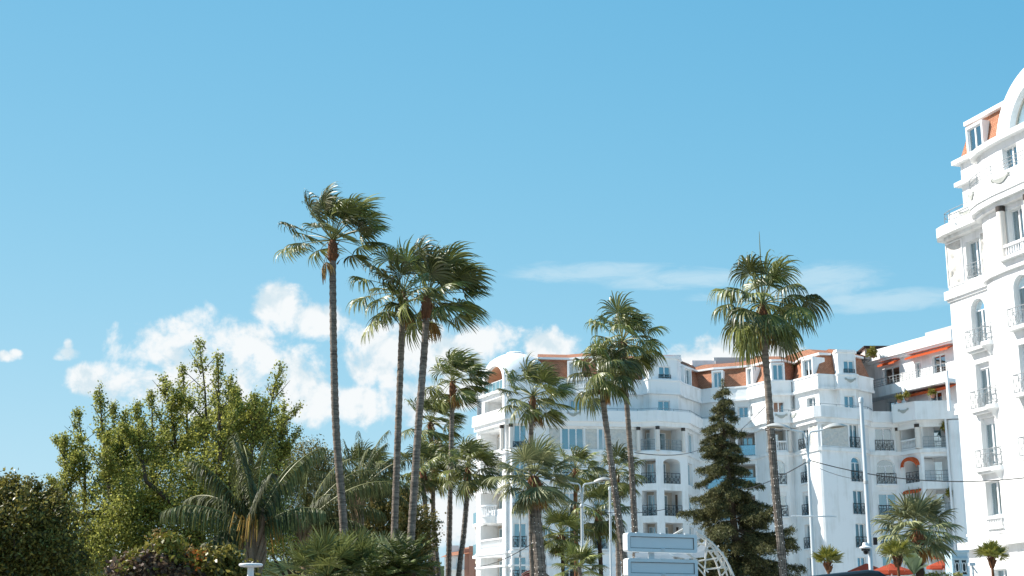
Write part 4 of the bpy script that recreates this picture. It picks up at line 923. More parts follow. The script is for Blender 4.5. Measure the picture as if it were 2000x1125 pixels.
def light_string(P_, r, lo, hi, label, d):
    """wires run down the trunk with small white bulbs"""
    t = thing('light_string', label, 'string lights', (P_[-1].x, P_[-1].y, 0), 'light strings tied along palm trunks'); sel = [p for p in P_ if lo <= p.z <= hi]
    if len(sel) < 3: bpy.data.objects.remove(t); return
    w = MB(); b = MB(); rr = random.Random(int(label.__len__()*7+d))
    for k in range(6):
        an = math.pi*(1.0+k/5.0); dirn = Vector((math.cos(an), math.sin(an), 0)); off = lambda p: dirn*((r[0]+(r[1]-r[0])*(1-p.z/P_[0].z))*1.08)
        w.tube([p+off(p) for p in sel[::4]], .007, 3, False)
        for p in sel[::2]:
            if rr.random() < .55: c = p+off(p)*1.04+Vector((0, 0, rr.uniform(-.08, .08))); s = .013; b.add([c+Vector(v)*s for v in ((1, 0, 0), (-1, 0, 0), (0, 1, 0), (0, -1, 0), (0, 0, 1.3), (0, 0, -1.3))], ((0, 2, 4), (2, 1, 4), (1, 3, 4), (3, 0, 4), (2, 0, 5), (1, 2, 5), (3, 1, 5), (0, 3, 5)))
    w.build('wire', 'cable', t, kind='stuff'); b.build('bulbs', 'bulb', t, kind='stuff')
TALL = 'tall fan palms with bare trunks'
def fan_palm(label, d, tpx, wpx, n, Lp, Rb, wind, seed, grav=1.0, dead=2, leaf='fan_leaf', trunk='trunk_ring', boot=.9, lo=-45, hi=82, lights=None, spear=False, stiff=1.0, bend=0.0, nseg=32, group='fan palms along the seafront', boot_m='trunk_boot', name='fan_palm'):
    rng = random.Random(seed); path = trunk_path(tpx, d); foot = path[-1]
    t = thing(name, label, 'palm tree', (foot.x, foot.y, 0), group)
    r0 = wpx[0]*d/FPX/2; r1 = wpx[1]*d/FPX/2
    tr, P_ = ringed_trunk(path, r0, r1, rng, t, trunk)
    top = path[0]; up = (path[0]-path[1]).normalized()
    if boot:                                       # old leaf bases under the crown
        mb = MB(); k = 7; pr = [1.0, 1.35, 1.55, 1.45, 1.5, 1.2, .8]
        mb.tube([top - up*(boot*(1-i/(k-1))) + up*.12 for i in range(k)], [r0*x for x in pr], 10)
        for i in range(26):
            an = rng.uniform(0, 6.28); s = rng.uniform(0, 1); c = top-up*boot*(1-s)+Vector((math.cos(an), math.sin(an), 0))*r0*1.25
            mb.tube([c, c+Vector((math.cos(an)*.10, math.sin(an)*.10, .16))], [.035, .012], 4)
        mb.build('leaf_base', boot_m, t)
    for i in range(n):
        f = (i+.5)/n; elv = R(hi + (lo-hi)*f**(1.15 if group == TALL else .85) + rng.uniform(-9, 9)); azm = i*2.39996+rng.uniform(-.3, .3)
        dr = Vector((math.cos(azm)*math.cos(elv), math.sin(azm)*math.cos(elv), math.sin(elv))); dr = (dr + WINDV*bend*rng.uniform(.6, 1.2)*(.35 if f < .3 and bend < .3 else 1)).normalized()
        sd = Vector((-math.sin(azm), math.cos(azm), rng.uniform(-.35, .35))); tw = rng.uniform(-.5, .5)*min(1, wind+.3)
        sd = (sd*math.cos(tw)+dr.cross(sd)*math.sin(tw)).normalized()
        mb, npet = fan_frond(top+up*.1+dr*r0*.6, dr, sd, Lp*rng.uniform(.8, 1.15)*(1.0 if f > .2 else .75), Rb*rng.uniform(.85, 1.1), rng, wind*rng.uniform(.7, 1.3), grav*rng.uniform(.7, 1.2)*(1 if f > .25 else .55), nseg, 205, stiff)
        build2(mb, npet, 'frond', 'petiole', leaf, t)
    for i in range(dead):
        azm = rng.uniform(0, 6.28); elv = R(-rng.uniform(45, 75)); dr = Vector((math.cos(azm)*math.cos(elv), math.sin(azm)*math.cos(elv), math.sin(elv)))
        mb, npet = fan_frond(top+dr*r0*.6, dr, Vector((-math.sin(azm), math.cos(azm), .1)), Lp*.6, Rb*.7, rng, wind*.6, 2.5, 14, 110, .6)
        build2(mb, npet, 'dead_frond', 'dead_leaf', 'dead_leaf', t)
    if spear: mb = MB(); mb.tube([top+up*.1, top+up*1.2, top+up*(Lp+Rb+.3)], [.04, .03, .008], 5); mb.build('spear_leaf', 'petiole', t)
    if lights: light_string(P_, (r0, r1), W(tpx[0][0], lights[1], d).z if lights[1] else 0, W(tpx[0][0], lights[0], d).z, lights[2], d)
    return t
TALL = 'tall fan palms with bare trunks'
fan_palm('tallest fan palm on the left, crown blown to the right above the others', 55, [(650, 474), (650, 560), (652, 700), (657, 850), (672, 1045)], (13.5, 17), 34, 1.5, 1.15, .8, 1, .7, 2, bend=.10, lo=-6, group=TALL)
fan_palm('middle one of the three tallest left palms, leaning fronds drooping left', 57, [(788, 576), (785, 650), (779, 800), (769, 1078)], (12.5, 15), 26, 1.5, 1.1, .5, 2, 1.1, 2, bend=-.05, group=TALL, lo=-38)
fan_palm('right one of the three tallest left palms, dark crown streaming right', 54, [(834, 584), (829, 680), (816, 850), (801, 1085)], (14, 16.5), 38, 1.4, 1.25, .75, 3, .7, 2, bend=.36, group=TALL, lo=-30)
fan_palm('slim fan palm with hanging dead fronds just left of the domed tower', 78, [(884, 748), (883, 800), (880, 930), (876, 1124)], (9, 11), 26, 1.15, 1.2, 1.1, 4, .8, 3, bend=.15, lights=(985, 0, 'string of white bulbs on the slim palm with dead fronds'), group=TALL)
fan_palm('slim palm whose crown shows between the third tall trunk and the dead-frond palm', 84, [(841, 828), (843, 900), (846, 1000), (850, 1124)], (8, 10), 26, 1.2, 1.2, .9, 5, .9, 2, bend=.12, group=TALL)
fan_palm('slim palm with low crown right behind the third tall trunk', 80, [(826, 918), (829, 970), (835, 1040), (844, 1124)], (9, 10), 24, 1.0, 1.1, .7, 6, 1.0, 2, bend=.1, lights=(1000, 0, 'string of white bulbs on the slim palm behind the third tall trunk'), group=TALL)
fan_palm('slim palm with round crown between two thin trunks left of the tower', 82, [(849, 922), (846, 980), (849, 1050), (856, 1124)], (8, 10), 26, 1.1, 1.2, .7, 7, .9, 1, bend=.1, lights=(990, 0, 'string of white bulbs on the slim round-crowned palm'), group=TALL)
fan_palm('slim palm touching the left edge of the domed tower, trunk curving left', 76, [(914, 918), (912, 970), (905, 1050), (896, 1124)], (9, 11), 30, 1.05, 1.15, .6, 8, 1.0, 3, bend=.1, lights=(965, 0, 'string of white bulbs on the palm touching the domed tower'), group=TALL)
fan_palm('windblown fan palm with a brown crownshaft in front of the white dome', 72, [(1041, 778), (1038, 830), (1036, 900), (1038, 1060), (1040, 1124)], (9.5, 11), 30, 1.2, 1.15, .75, 9, .8, 3, bend=.12, lo=-50, group=TALL)
fan_palm('stout short fan palm with grey green crown and lit thick trunk', 50, [(1043, 936), (1046, 1000), (1051, 1060), (1056, 1124)], (20, 27), 36, .78, .88, .35, 10, .7, 6, leaf='fan_leaf_grey', lights=(975, 0, 'string of white bulbs on the stout short palm trunk'), lo=-60, stiff=1.3)
fan_palm('leaning palm of the middle pair, lower crown partly behind its neighbour', 60, [(1173, 732), (1180, 800), (1193, 900), (1208, 1010), (1222, 1124)], (11.5, 15), 28, 1.0, 1.05, .4, 11, 2.0, 3, bend=.02, lights=(893, 0, 'string of white bulbs on the leaning middle palm'), group=TALL)
fan_palm('upper palm of the middle pair with full round crown', 63, [(1216, 672), (1222, 760), (1231, 880), (1238, 1000), (1243, 1124)], (10, 12.5), 34, 1.15, 1.15, .5, 12, 1.8, 3, bend=.08, lights=(885, 0, 'string of white bulbs on the upright middle palm'), group=TALL, lo=-55)
fan_palm('lone tall fan palm with a pointed spear right of centre', 50, [(1490, 598), (1494, 680), (1503, 800), (1513, 940), (1530, 1124)], (13, 16), 32, 1.3, 1.2, .3, 13, 2.3, 2, spear=True, bend=.02, lights=(820, 0, 'string of white bulbs on the lone palm beside the conifer'), group=TALL, lo=-55)
MIDG = 'lower fan palms in front of the apartments'
fan_palm('small fan palm left of the double street lamp', 70, [(1096, 1046), (1098, 1080), (1100, 1124)], (7, 8), 30, .75, .85, .2, 14, .7, 3, group=MIDG, trunk='trunk_dark', lo=-55, stiff=1.4, boot=.5)
fan_palm('fan palm crown squeezed behind the stout palm and the lamp', 88, [(1124, 918), (1124, 970), (1125, 1010), (1126, 1124)], (8, 10), 26, 1.0, 1.0, .5, 15, 1.1, 4, group=MIDG, trunk='trunk_boot', bend=.05)
fan_palm('dark trunked fan palm right behind the double street lamp', 75, [(1168, 1000), (1171, 1060), (1174, 1124)], (8, 10), 30, 1.0, 1.05, .3, 16, 1.35, 4, group=MIDG, trunk='trunk_dark', lo=-60)
fan_palm('fan palm crown behind the two middle leaning trunks', 92, [(1203, 925), (1205, 980), (1208, 1124)], (9, 11), 28, 1.15, 1.1, .3, 17, 1.2, 3, group=MIDG, lo=-55)
fan_palm('very low fan palm at the foot of the double street lamp', 45, [(1132, 1113), (1133, 1124)], (8, 9), 18, .4, .55, .15, 18, .7, 1, group=MIDG, stiff=1.5, lo=-10, boot=0)
fan_palm('broad pale fan palm with stout dark trunk before the wing', 48, [(1793, 1040), (1794, 1080), (1797, 1124)], (15, 19), 44, .8, .78, .12, 19, .65, 5, leaf='fan_leaf_grey', trunk='trunk_dark', lo=-48, boot=.5, group=MIDG, nseg=22)
YG = 'young yellow green palms in planters'
for (x, y, d, s, lb) in ((1617, 1103, 46, 21, 'young bushy palm right of the tall double lamp pole'), (1753, 1092, 42, 22, 'young yellow palm left of the broad pale palm'), (1937, 1094, 44, 23, 'young palm in front of the hotel wall')):
    fan_palm(lb, d, [(x, y), (x+1, y+12), (x+2, y+24)], (5, 8), 22, .24, .34, .1, s, .25, 0, leaf='fan_leaf_young', trunk='trunk_boot', lo=5, boot=.25, stiff=2.5, group=YG, nseg=18, name='young_palm')
# --- low clump of stiff fans and a second smaller one
def fan_clump(label, cx, d, heads, seed, leaf, Lp, Rb):
    rng = random.Random(seed); c = W(cx, 1120, d); t = thing('palm_clump', label, 'palm', (c.x, d, 0), 'low palms in the planting bed')
    for x, y, n in heads:
        h = W(x, y, d+rng.uniform(-.4, .4)); ft = Vector((c.x+(h.x-c.x)*.4, d+(h.y-d)*.4, 0)); q = MB(); q.tube([ft, ft.lerp(h, .5)+Vector((0, 0, .1)), h], [.11, .09, .08], 7); q.build('stem', 'trunk_boot', t, True)
        for i in range(n):
            f = (i+.5)/n; elv = R(85-105*f+rng.uniform(-8, 8)); az_ = i*2.4+rng.uniform(-.3, .3); dr = Vector((math.cos(az_)*math.cos(elv), math.sin(az_)*math.cos(elv), math.sin(elv)))
            mb, npet = fan_frond(h+dr*.06, dr, Vector((-math.sin(az_), math.cos(az_), rng.uniform(-.3, .3))), Lp*rng.uniform(.8, 1.2), Rb*rng.uniform(.85, 1.1), rng, .12, .25, 20, 190, 2.2, .38, .008); build2(mb, npet, 'frond', 'petiole', leaf, t)
fan_clump('wide bushy clump of green fan palms at the bottom centre left', 655, 23, [(640, 1126, 26), (690, 1118, 26), (600, 1145, 22), (722, 1148, 22), (665, 1150, 18)], 31, 'bush_fan', .36, .36)
fan_clump('upright grey green fan palm behind the dark cycad', 757, 25, [(752, 1112, 18), (764, 1126, 14)], 32, 'fan_leaf_grey', .3, .32)
# --- feather palms
def feather_frond(base, d0, Lr, rng, grav, nl, ll, wind=.25, hang=1.6, lw=.017, curl=1.0):
    mb = MB(); p = Vector(base); d = d0.normalized(); pts = [p.copy()]; ds = []; st = Lr/14
    for i in range(14):
        d = (d+Vector((0, 0, -1))*grav*.075*(.4+i/9)*curl+WINDV*wind*.02).normalized(); p = p+d*st; pts.append(p.copy()); ds.append(d.copy())
    mb.tube(pts, [.035*(1-.8*i/14)*Lr/3.2 for i in range(15)], 4, False); npet = len(mb.f)
    for k in range(nl):
        s = .16+.84*(k+.5)/nl; x = s*14; i = min(13, int(x)); q = pts[i].lerp(pts[i+1], x-i); dd = ds[i]
        sd = dd.cross(Vector((0, 0, 1)))
        if sd.length < .1: sd = Vector((1, 0, 0))
        sd.normalize(); L_ = ll*math.sin(math.pi*(.12+.80*s))**.7
        for sg in (-1, 1):
            dr = (sd*sg*rng.uniform(.6, 1)+dd*rng.uniform(.3, .7)+Vector((0, 0, rng.uniform(-.1, .45)))).normalized(); c = q.copy(); L0 = len(mb.v); wv = dr.cross(Vector((rng.uniform(-1, 1), rng.uniform(-1, 1), .6))).normalized()
            for j, (t, w) in enumerate(((0, .6), (.3, 1), (.6, .8), (1, .08))):
                if j: dr = (dr+Vector((0, 0, -1))*hang*rng.uniform(.5, .9)+WINDV*wind*.35).normalized(); c = c+dr*L_*(t-pt)
                pt = t; mb.v.append(tuple(c-wv*lw*w)); mb.v.append(tuple(c+wv*lw*w))
            for j in range(3): b = L0+2*j; mb.f.append((b, b+1, b+3, b+2))
    return mb, npet
def feather_palm(label, d, tpx, wpx, fr, Lr, seed, ll=.62, nl=54, leaf='feather_leaf', trunk='trunk_fibre', grav=1.0, fruit=False, group='feather palms in the park'):
    rng = random.Random(seed); path = trunk_path(tpx, d); foot = path[-1]; t = thing('feather_palm', label, 'palm tree', (foot.x, foot.y, 0), group)
    ringed_trunk(path, wpx[0]*d/FPX/2, wpx[1]*d/FPX/2, rng, t, trunk, .16); top = path[0]
    mb = MB(); r = wpx[0]*d/FPX/2
    for i in range(34):
        an = rng.uniform(0, 6.28); h = rng.uniform(-1.0, .15); c = top+Vector((math.cos(an)*r*.8, math.sin(an)*r*.8, h)); mb.tube([c, c+Vector((math.cos(an)*.16, math.sin(an)*.16, .42)), c+Vector((math.cos(an)*.2, math.sin(an)*.2, .62))], [.07, .04, .012], 5)
    mb.build('leaf_base', 'trunk_fibre', t, True)
    for az_, elv, sc_ in fr:
        a, e = R(az_), R(elv); dr = Vector((math.cos(a)*math.cos(e), math.sin(a)*math.cos(e), math.sin(e)))
        mb, npet = feather_frond(top+Vector((0, 0, .1)), dr, Lr*sc_*rng.uniform(.92, 1.06), rng, grav*rng.uniform(.85, 1.15), nl, ll); build2(mb, npet, 'frond', 'petiole', leaf, t)
    if fruit:
        for k in (0.3, 2.4, 4.4):
            mb = MB()
            for i in range(13):
                a = k+rng.uniform(-.7, .7); c = top+Vector((math.cos(a)*r, math.sin(a)*r, .15)); e1 = c+Vector((math.cos(a)*rng.uniform(.25, .5), math.sin(a)*rng.uniform(.25, .5), rng.uniform(.1, .35))); e2 = e1+Vector((math.cos(a)*.12, math.sin(a)*.12, -rng.uniform(.35, .75))); mb.tube([c, e1, e2], [.02, .018, .012], 4)
            mb.build('fruit_stalks', 'fruit', t)
fr1 = [(178, 60, 1.0), (196, 34, .9), (150, 44, .95), (95, 80, .95), (60, 66, 1.0), (15, 70, 1.0), (345, 38, .75), (240, 74, .95), (290, 60, .8), (120, 70, 1.0), (200, 10, .55), (165, 80, .95)]
feather_palm('feather palm with orange fruit stalks and shaggy trunk, left of centre', 33, [(497, 1046), (499, 1080), (500, 1124)], (20, 28), fr1, 2.5, 41, ll=.68, nl=78, fruit=True)
fr2 = [(172, 42, .62), (15, 62, 1.15), (350, 46, 1.1), (5, 36, 1.0), (100, 66, .9), (205, 28, .55), (300, 45, .7), (30, 52, 1.2), (140, 76, .8), (320, 66, 1.0), (80, 50, 1.0), (352, 20, .7)]
feather_palm('feather palm with drooping dark fronds behind the tallest palm trunk', 60, [(594, 1030), (596, 1060), (598, 1124)], (18, 24), fr2, 3.9, 42, ll=1.05, nl=84)
fr3 = [(az_, e, 1) for az_, e in ((160, 60), (110, 75), (60, 70), (20, 60), (340, 50), (200, 40), (280, 55), (40, 35), (0, 25), (85, 50), (130, 40), (310, 70))]
feather_palm('airy feather palm rising behind the tallest trunk on its right', 63, [(703, 968), (702, 1020), (702, 1124)], (7, 9), fr3, 3.3, 43, ll=.7)
feather_palm('airy feather palm with thin trunk further left behind the tallest trunk', 65, [(692, 975), (694, 1040), (695, 1124)], (6, 8), [(a+25, e, s) for a, e, s in fr3], 3.0, 44, ll=.7)
fan_palm('fan palm with wind combed crown behind the airy feather palms', 70, [(709, 930), (707, 1000), (706, 1124)], (8, 10), 32, 1.1, 1.05, .7, 45, .8, 2, bend=.1, group=MIDG)
# --- cycad
def cycad(label, px, py, d, n, Lr, seed):
    rng = random.Random(seed); h = W(px, py, d); t = thing('cycad', label, 'cycad', (h.x, d, 0), 'low palms in the planting bed')
    mb = MB(); mb.tube([(h.x, d, 0), (h.x+.02, d, h.z*.5), h], [.2, .17, .16], 10); mb.build('stem', 'trunk_dark', t, True)
    for i in range(n):
        f = (i+.5)/n; e = R(78-85*f+rng.uniform(-5, 5)); a = i*2.4; dr = Vector((math.cos(a)*math.cos(e), math.sin(a)*math.cos(e), math.sin(e)))
        mb, npet = feather_frond(h, dr, Lr*rng.uniform(.85, 1.1), rng, .55, 44, .15, .03, .12, .007); build2(mb, npet, 'frond', 'cycad_leaf', 'cycad_leaf', t)
cycad('dark green cycad with arching fronds below the third tall trunk', 792, 1118, 22, 38, .62, 51)
cycad('small dark cycad half hidden right of the fan palm clump', 738, 1140, 22, 22, .5, 52)
# ------------------------------------------------------------------ broadleaf trees, bushes and the conifer
def leaf_cloud(name, C, size, material, parent, aspect=.62, rs=None, up=None, kind=None):
    """many small two-triangle leaves, one island each"""
    rs = rs or np.random.RandomState(1); n = len(C); C = np.asarray(C)
    a = rs.normal(size=(n, 3)); a[:, 2] -= .15
    if up is not None: a += np.asarray(up)
    a /= np.linalg.norm(a, axis=1)[:, None]; b = rs.normal(size=(n, 3)); b -= a*(a*b).sum(1)[:, None]; b /= np.linalg.norm(b, axis=1)[:, None]
    c = np.cross(a, b); L_ = size*rs.uniform(.45, 1.45, n)[:, None]; w = L_*aspect*.5
    V = np.empty((n, 4, 3)); V[:, 0] = C; V[:, 1] = C+a*L_*.5+b*w+c*L_*.08; V[:, 2] = C+a*L_; V[:, 3] = C+a*L_*.5-b*w+c*L_*.08
    F = (np.arange(n)[:, None]*4+np.array([[0, 1, 2, 3]])).ravel(); me = fast_mesh(name, V.reshape(-1, 3), F, 4)
    return link(name, me, material, parent, kind)
def limb(mb, a, b, r0, r1, rng, n=5, bow=.06):
    a, b = Vector(a), Vector(b); L_ = (b-a).length; o = Vector((rng.uniform(-1, 1), rng.uniform(-1, 1), rng.uniform(-.2, .6)))*L_*bow
    mb.tube([a.lerp(b, i/n)+o*math.sin(math.pi*i/n) for i in range(n+1)], [r0+(r1-r0)*i/n for i in range(n+1)], 6)
def shoot_leaves(p0, p1, r, rs, twigs, per, sp=.06, taper=.9):
    """twigs that climb along a leader, each set with leaves"""
    p0, p1 = np.array(p0), np.array(p1); ax = p1-p0; out = []
    t = rs.uniform(0, 1, twigs)**.85; an = rs.uniform(0, 6.283, twigs); rad = r*(1-taper*t)*rs.uniform(.35, 1.0, twigs)+.05
    for i in range(twigs):
        b = p0+ax*t[i]; d = np.array([math.cos(an[i]), math.sin(an[i]), rs.uniform(.45, 1.1)]); s = rs.uniform(.05, 1, per)[:, None]
        out.append(b+d*rad[i]*s+rs.normal(scale=sp, size=(per, 3)))
    return np.concatenate(out)
def clump_leaves(c, rad, rs, nclump, per, cr=.38, shell=.55):
    c = np.array(c); rad = np.array(rad); d = rs.normal(size=(nclump, 3)); d /= np.linalg.norm(d, axis=1)[:, None]
    k = (shell+(1-shell)*rs.uniform(0, 1, nclump))[:, None]*np.array(1.0); cc = c+d*rad*k
    out = np.repeat(cc, per, axis=0)+rs.normal(scale=cr*.5, size=(nclump*per, 3)); return out
# --- the big loose tree with upright leaders
rs = np.random.RandomState(5); rng = random.Random(5); dT = 52
ft = W(390, 1124, dT); TR = thing('tree', 'large loose olive green tree with upright leafy leaders on the left', 'tree', (ft.x, dT, 0))
lead = [((400, 930), (388, 664), .95, 0), ((430, 900), (425, 690), .6, -.8), ((345, 900), (318, 735), .65, .5), ((215, 980), (193, 752), .75, -.5), ((165, 1000), (150, 795), .65, .6), ((255, 960), (245, 800), .55, 1.0), ((285, 940), (268, 790), .55, -1.0),
        ((515, 900), (548, 712), .75, .3), ((490, 900), (497, 770), .6, -.6), ((470, 900), (462, 760), .55, 1.1), ((365, 900), (355, 720), .6, 1.2), ((300, 960), (296, 762), .5, .2), ((540, 930), (556, 790), .5, 1.0), ((230, 960), (222, 790), .5, .9), ((130, 1010), (126, 850), .45, .1), ((445, 880), (450, 735), .5, .7)]
mb = MB(); hub = W(390, 1020, dT); mb.tube([(ft.x, dT, 0), (ft.x+.1, dT, 1.5), hub], [.26, .22, .18], 9); lf = []
for (a, b, r, dy) in lead:
    p0 = W(a[0], a[1], dT+dy*1.6); p1 = W(b[0], b[1], dT+dy*1.6); limb(mb, hub, p0, .13, .075, rng); limb(mb, p0, p1, .075, .014, rng, 5, .03); lf.append(shoot_leaves(p0-Vector((0, 0, 1.0)), p1, r*rng.uniform(1.6, 2.3), rs, 80, 25, .085, .97))
    for kk_ in range(5):
        an = rng.uniform(0, 6.28); q0 = p0.lerp(p1, rng.uniform(.0, .45)); q1 = q0+Vector((math.cos(an)*r*1.7, math.sin(an)*r*1.2, rng.uniform(.7, 1.7))); limb(mb, q0, q1, .03, .006, rng, 3); lf.append(shoot_leaves(q0, q1, .5, rs, 30, 20, .07, .9))
    for k in range(10): q = p0.lerp(p1, rng.uniform(.0, .8)); an = rng.uniform(0, 6.28); limb(mb, q, q+Vector((math.cos(an)*r*.9, math.sin(an)*r*.9, r*.8)), .022, .005, rng, 2)
for (x, y, rx, ry) in ((360, 975, 150, 80), (220, 1035, 115, 90), (470, 950, 100, 75), (330, 1060, 180, 90), (160, 1060, 60, 80), (480, 1035, 110, 90), (400, 900, 70, 50), (250, 960, 65, 50)):
    c = W(x, y, dT+rng.uniform(-.6, .6)); lf.append(clump_leaves(c, (rx*dT/FPX, 2.0, ry*dT/FPX), rs, int(rx*ry/110), 140, .5, .25))
mb.build('trunk', 'bark', TR, True); leaf_cloud('crown', np.concatenate(lf), .078, 'tree_leaf', TR, .8, rs)
# --- dark evergreen at the far left edge
rs = np.random.RandomState(6); rng = random.Random(6); d2 = 47; ft = W(30, 1124, d2); T2_ = thing('tree', 'dark glossy evergreen tree at the far left edge', 'tree', (ft.x, d2, 0))
mb = MB(); mb.tube([(ft.x, d2, 0), (ft.x, d2, 3.0)], [.22, .12], 8)
for k in range(9): an = k*.7; limb(mb, (ft.x, d2, 2.2), (ft.x+1.8*math.cos(an), d2+1.4*math.sin(an), 4.6), .08, .02, rng)
mb.build('trunk', 'bark', T2_, True); lf = []
for (x, y, rx, ry) in ((20, 1035, 105, 100), (95, 1050, 60, 95), (-60, 1040, 90, 100), (60, 1110, 110, 70)): lf.append(clump_leaves(W(x, y, d2), (rx*d2/FPX, 1.7, ry*d2/FPX), rs, int(rx*ry/48), 70, .36, .5))
for x, y in ((28, 935), (55, 940), (8, 940), (75, 950), (-20, 945), (100, 960)): b = W(x, y, d2); lf.append(shoot_leaves(b-Vector((0, 0, .8)), b, .35, rs, 30, 14, .05, .6))
leaf_cloud('crown', np.concatenate(lf), .13, 'dark_leaf', T2_, .5, rs)
# --- a second dark tree behind the feather palms
rs = np.random.RandomState(8); d3 = 67; ft = W(575, 1124, d3); T3 = thing('tree', 'dark dense tree behind the two feather palms', 'tree', (ft.x, d3, 0)); mb = MB(); rng = random.Random(8)
mb.tube([(ft.x, d3, 0), (ft.x+.1, d3, 4.5)], [.2, .12], 8)
for k in range(9): an = k*.7; limb(mb, (ft.x+.1, d3, 3.6), (ft.x+1.6*math.cos(an), d3+1.2*math.sin(an), 6.2), .07, .02, rng)
mb.build('trunk', 'bark', T3, True)
leaf_cloud('crown', np.concatenate([clump_leaves(W(x, y, d3), (rx*d3/FPX, 1.3, ry*d3/FPX), rs, int(rx*ry/40), 70, .4, .45) for x, y, rx, ry in ((595, 930, 62, 68), (540, 945, 52, 66), (560, 1040, 90, 60), (620, 905, 45, 40))]), .11, 'dark_leaf', T3, .5, rs)
# --- sunlit bushes behind the tall trunks
for k, (x, w, y, h, lb, sd) in enumerate(((640, 70, 1050, 75, 'sunlit olive bush with reddish leaves left of the tallest trunk', 12), (735, 75, 1030, 75, 'tall sunlit yellow green bush between the first and second tall trunks', 13), (805, 50, 1030, 70, 'sunlit bush with pale leaf tips behind the third tall trunk', 14), (700, 110, 1100, 45, 'low green shrub row under the sunlit bushes', 15))):
    rs = np.random.RandomState(sd); rng = random.Random(sd); dd = 73+k*1.5; ft = W(x, 1124, dd); b = thing('bush', lb, 'bush', (ft.x, dd, 0), 'sunlit bushes behind the tall palms'); mb = MB()
    for j in range(7): an = j*.9; limb(mb, (ft.x+.1*math.cos(an), dd+.1*math.sin(an), 0), W(x+rng.uniform(-.6, .6)*w, y, dd+rng.uniform(-.8, .8)), .06, .015, rng)
    mb.build('stem', 'bark', b, True); lf = [clump_leaves(W(x, y, dd), (w*dd/FPX, 1.5, h*dd/FPX), rs, int(w*h/30), 60, .42, .4), clump_leaves(W(x, (y+1150)/2, dd), (w*dd/FPX, 1.4, h*dd/FPX), rs, int(w*h/45), 60, .42, .4)]
    for j in range(7): p = W(x+rng.uniform(-.8, .8)*w, y-h*rng.uniform(.75, 1.15), dd+rng.uniform(-1, 1)); lf.append(shoot_leaves(p-Vector((0, 0, 1.2)), p, .35, rs, 24, 14, .06, .6))
    leaf_cloud('foliage', np.concatenate(lf), .13, 'bush_leaf', b, .75, rs)
# --- flower border at the bottom left: purple and lime coleus, orange flowers
rs = np.random.RandomState(17); rng = random.Random(17); dc = 23
def border(lb, spots, m, size, sd, name='shrub', cat='shrub'):
    rs = np.random.RandomState(sd); x0 = sum(q[0] for q in spots)/len(spots); ft = W(x0, 1124, dc); b = thing(name, lb, cat, (ft.x, dc, 0), 'plants of the flower border'); mb = MB()
    for x, y, rx, ry in spots:
        c = W(x, y, dc); limb(mb, (c.x, dc, .1), c, .02, .008, rng)
    mb.build('stem', 'bark', b); leaf_cloud('foliage', np.concatenate([clump_leaves(W(x, y, dc), (rx*dc/FPX, .4, ry*dc/FPX), rs, max(4, int(rx*ry/22)), 34, .13, .4) for x, y, rx, ry in spots]), size, m, b, .6, rs); return b
border('purple leaved coleus shrub in the bottom left flower border', [(300, 1105, 62, 28), (250, 1118, 34, 20), (365, 1120, 34, 20)], 'coleus_leaf', .085, 21)
border('lime yellow coleus rising above the purple one', [(325, 1064, 30, 18), (280, 1088, 24, 12), (345, 1088, 40, 11), (395, 1108, 32, 18), (255, 1110, 20, 14), (310, 1112, 20, 12)], 'lime_leaf', .075, 22)
border('dark green leafy shrub right of the flower border under the feather palm', [(430, 1100, 40, 30), (455, 1120, 40, 22)], 'dark_leaf', .09, 23)
b = border('small orange flower heads at the right of the flower border', [(392, 1089, 8, 4), (398, 1094, 5, 3)], 'flower_orange', .06, 24, 'flowers', 'flowers')
b = border('rust brown seed spikes standing in the flower border', [(316, 1047, 3, 12), (371, 1085, 3, 9), (410, 1092, 3, 8)], 'dead_leaf', .05, 25, 'flower_spikes', 'flowers')
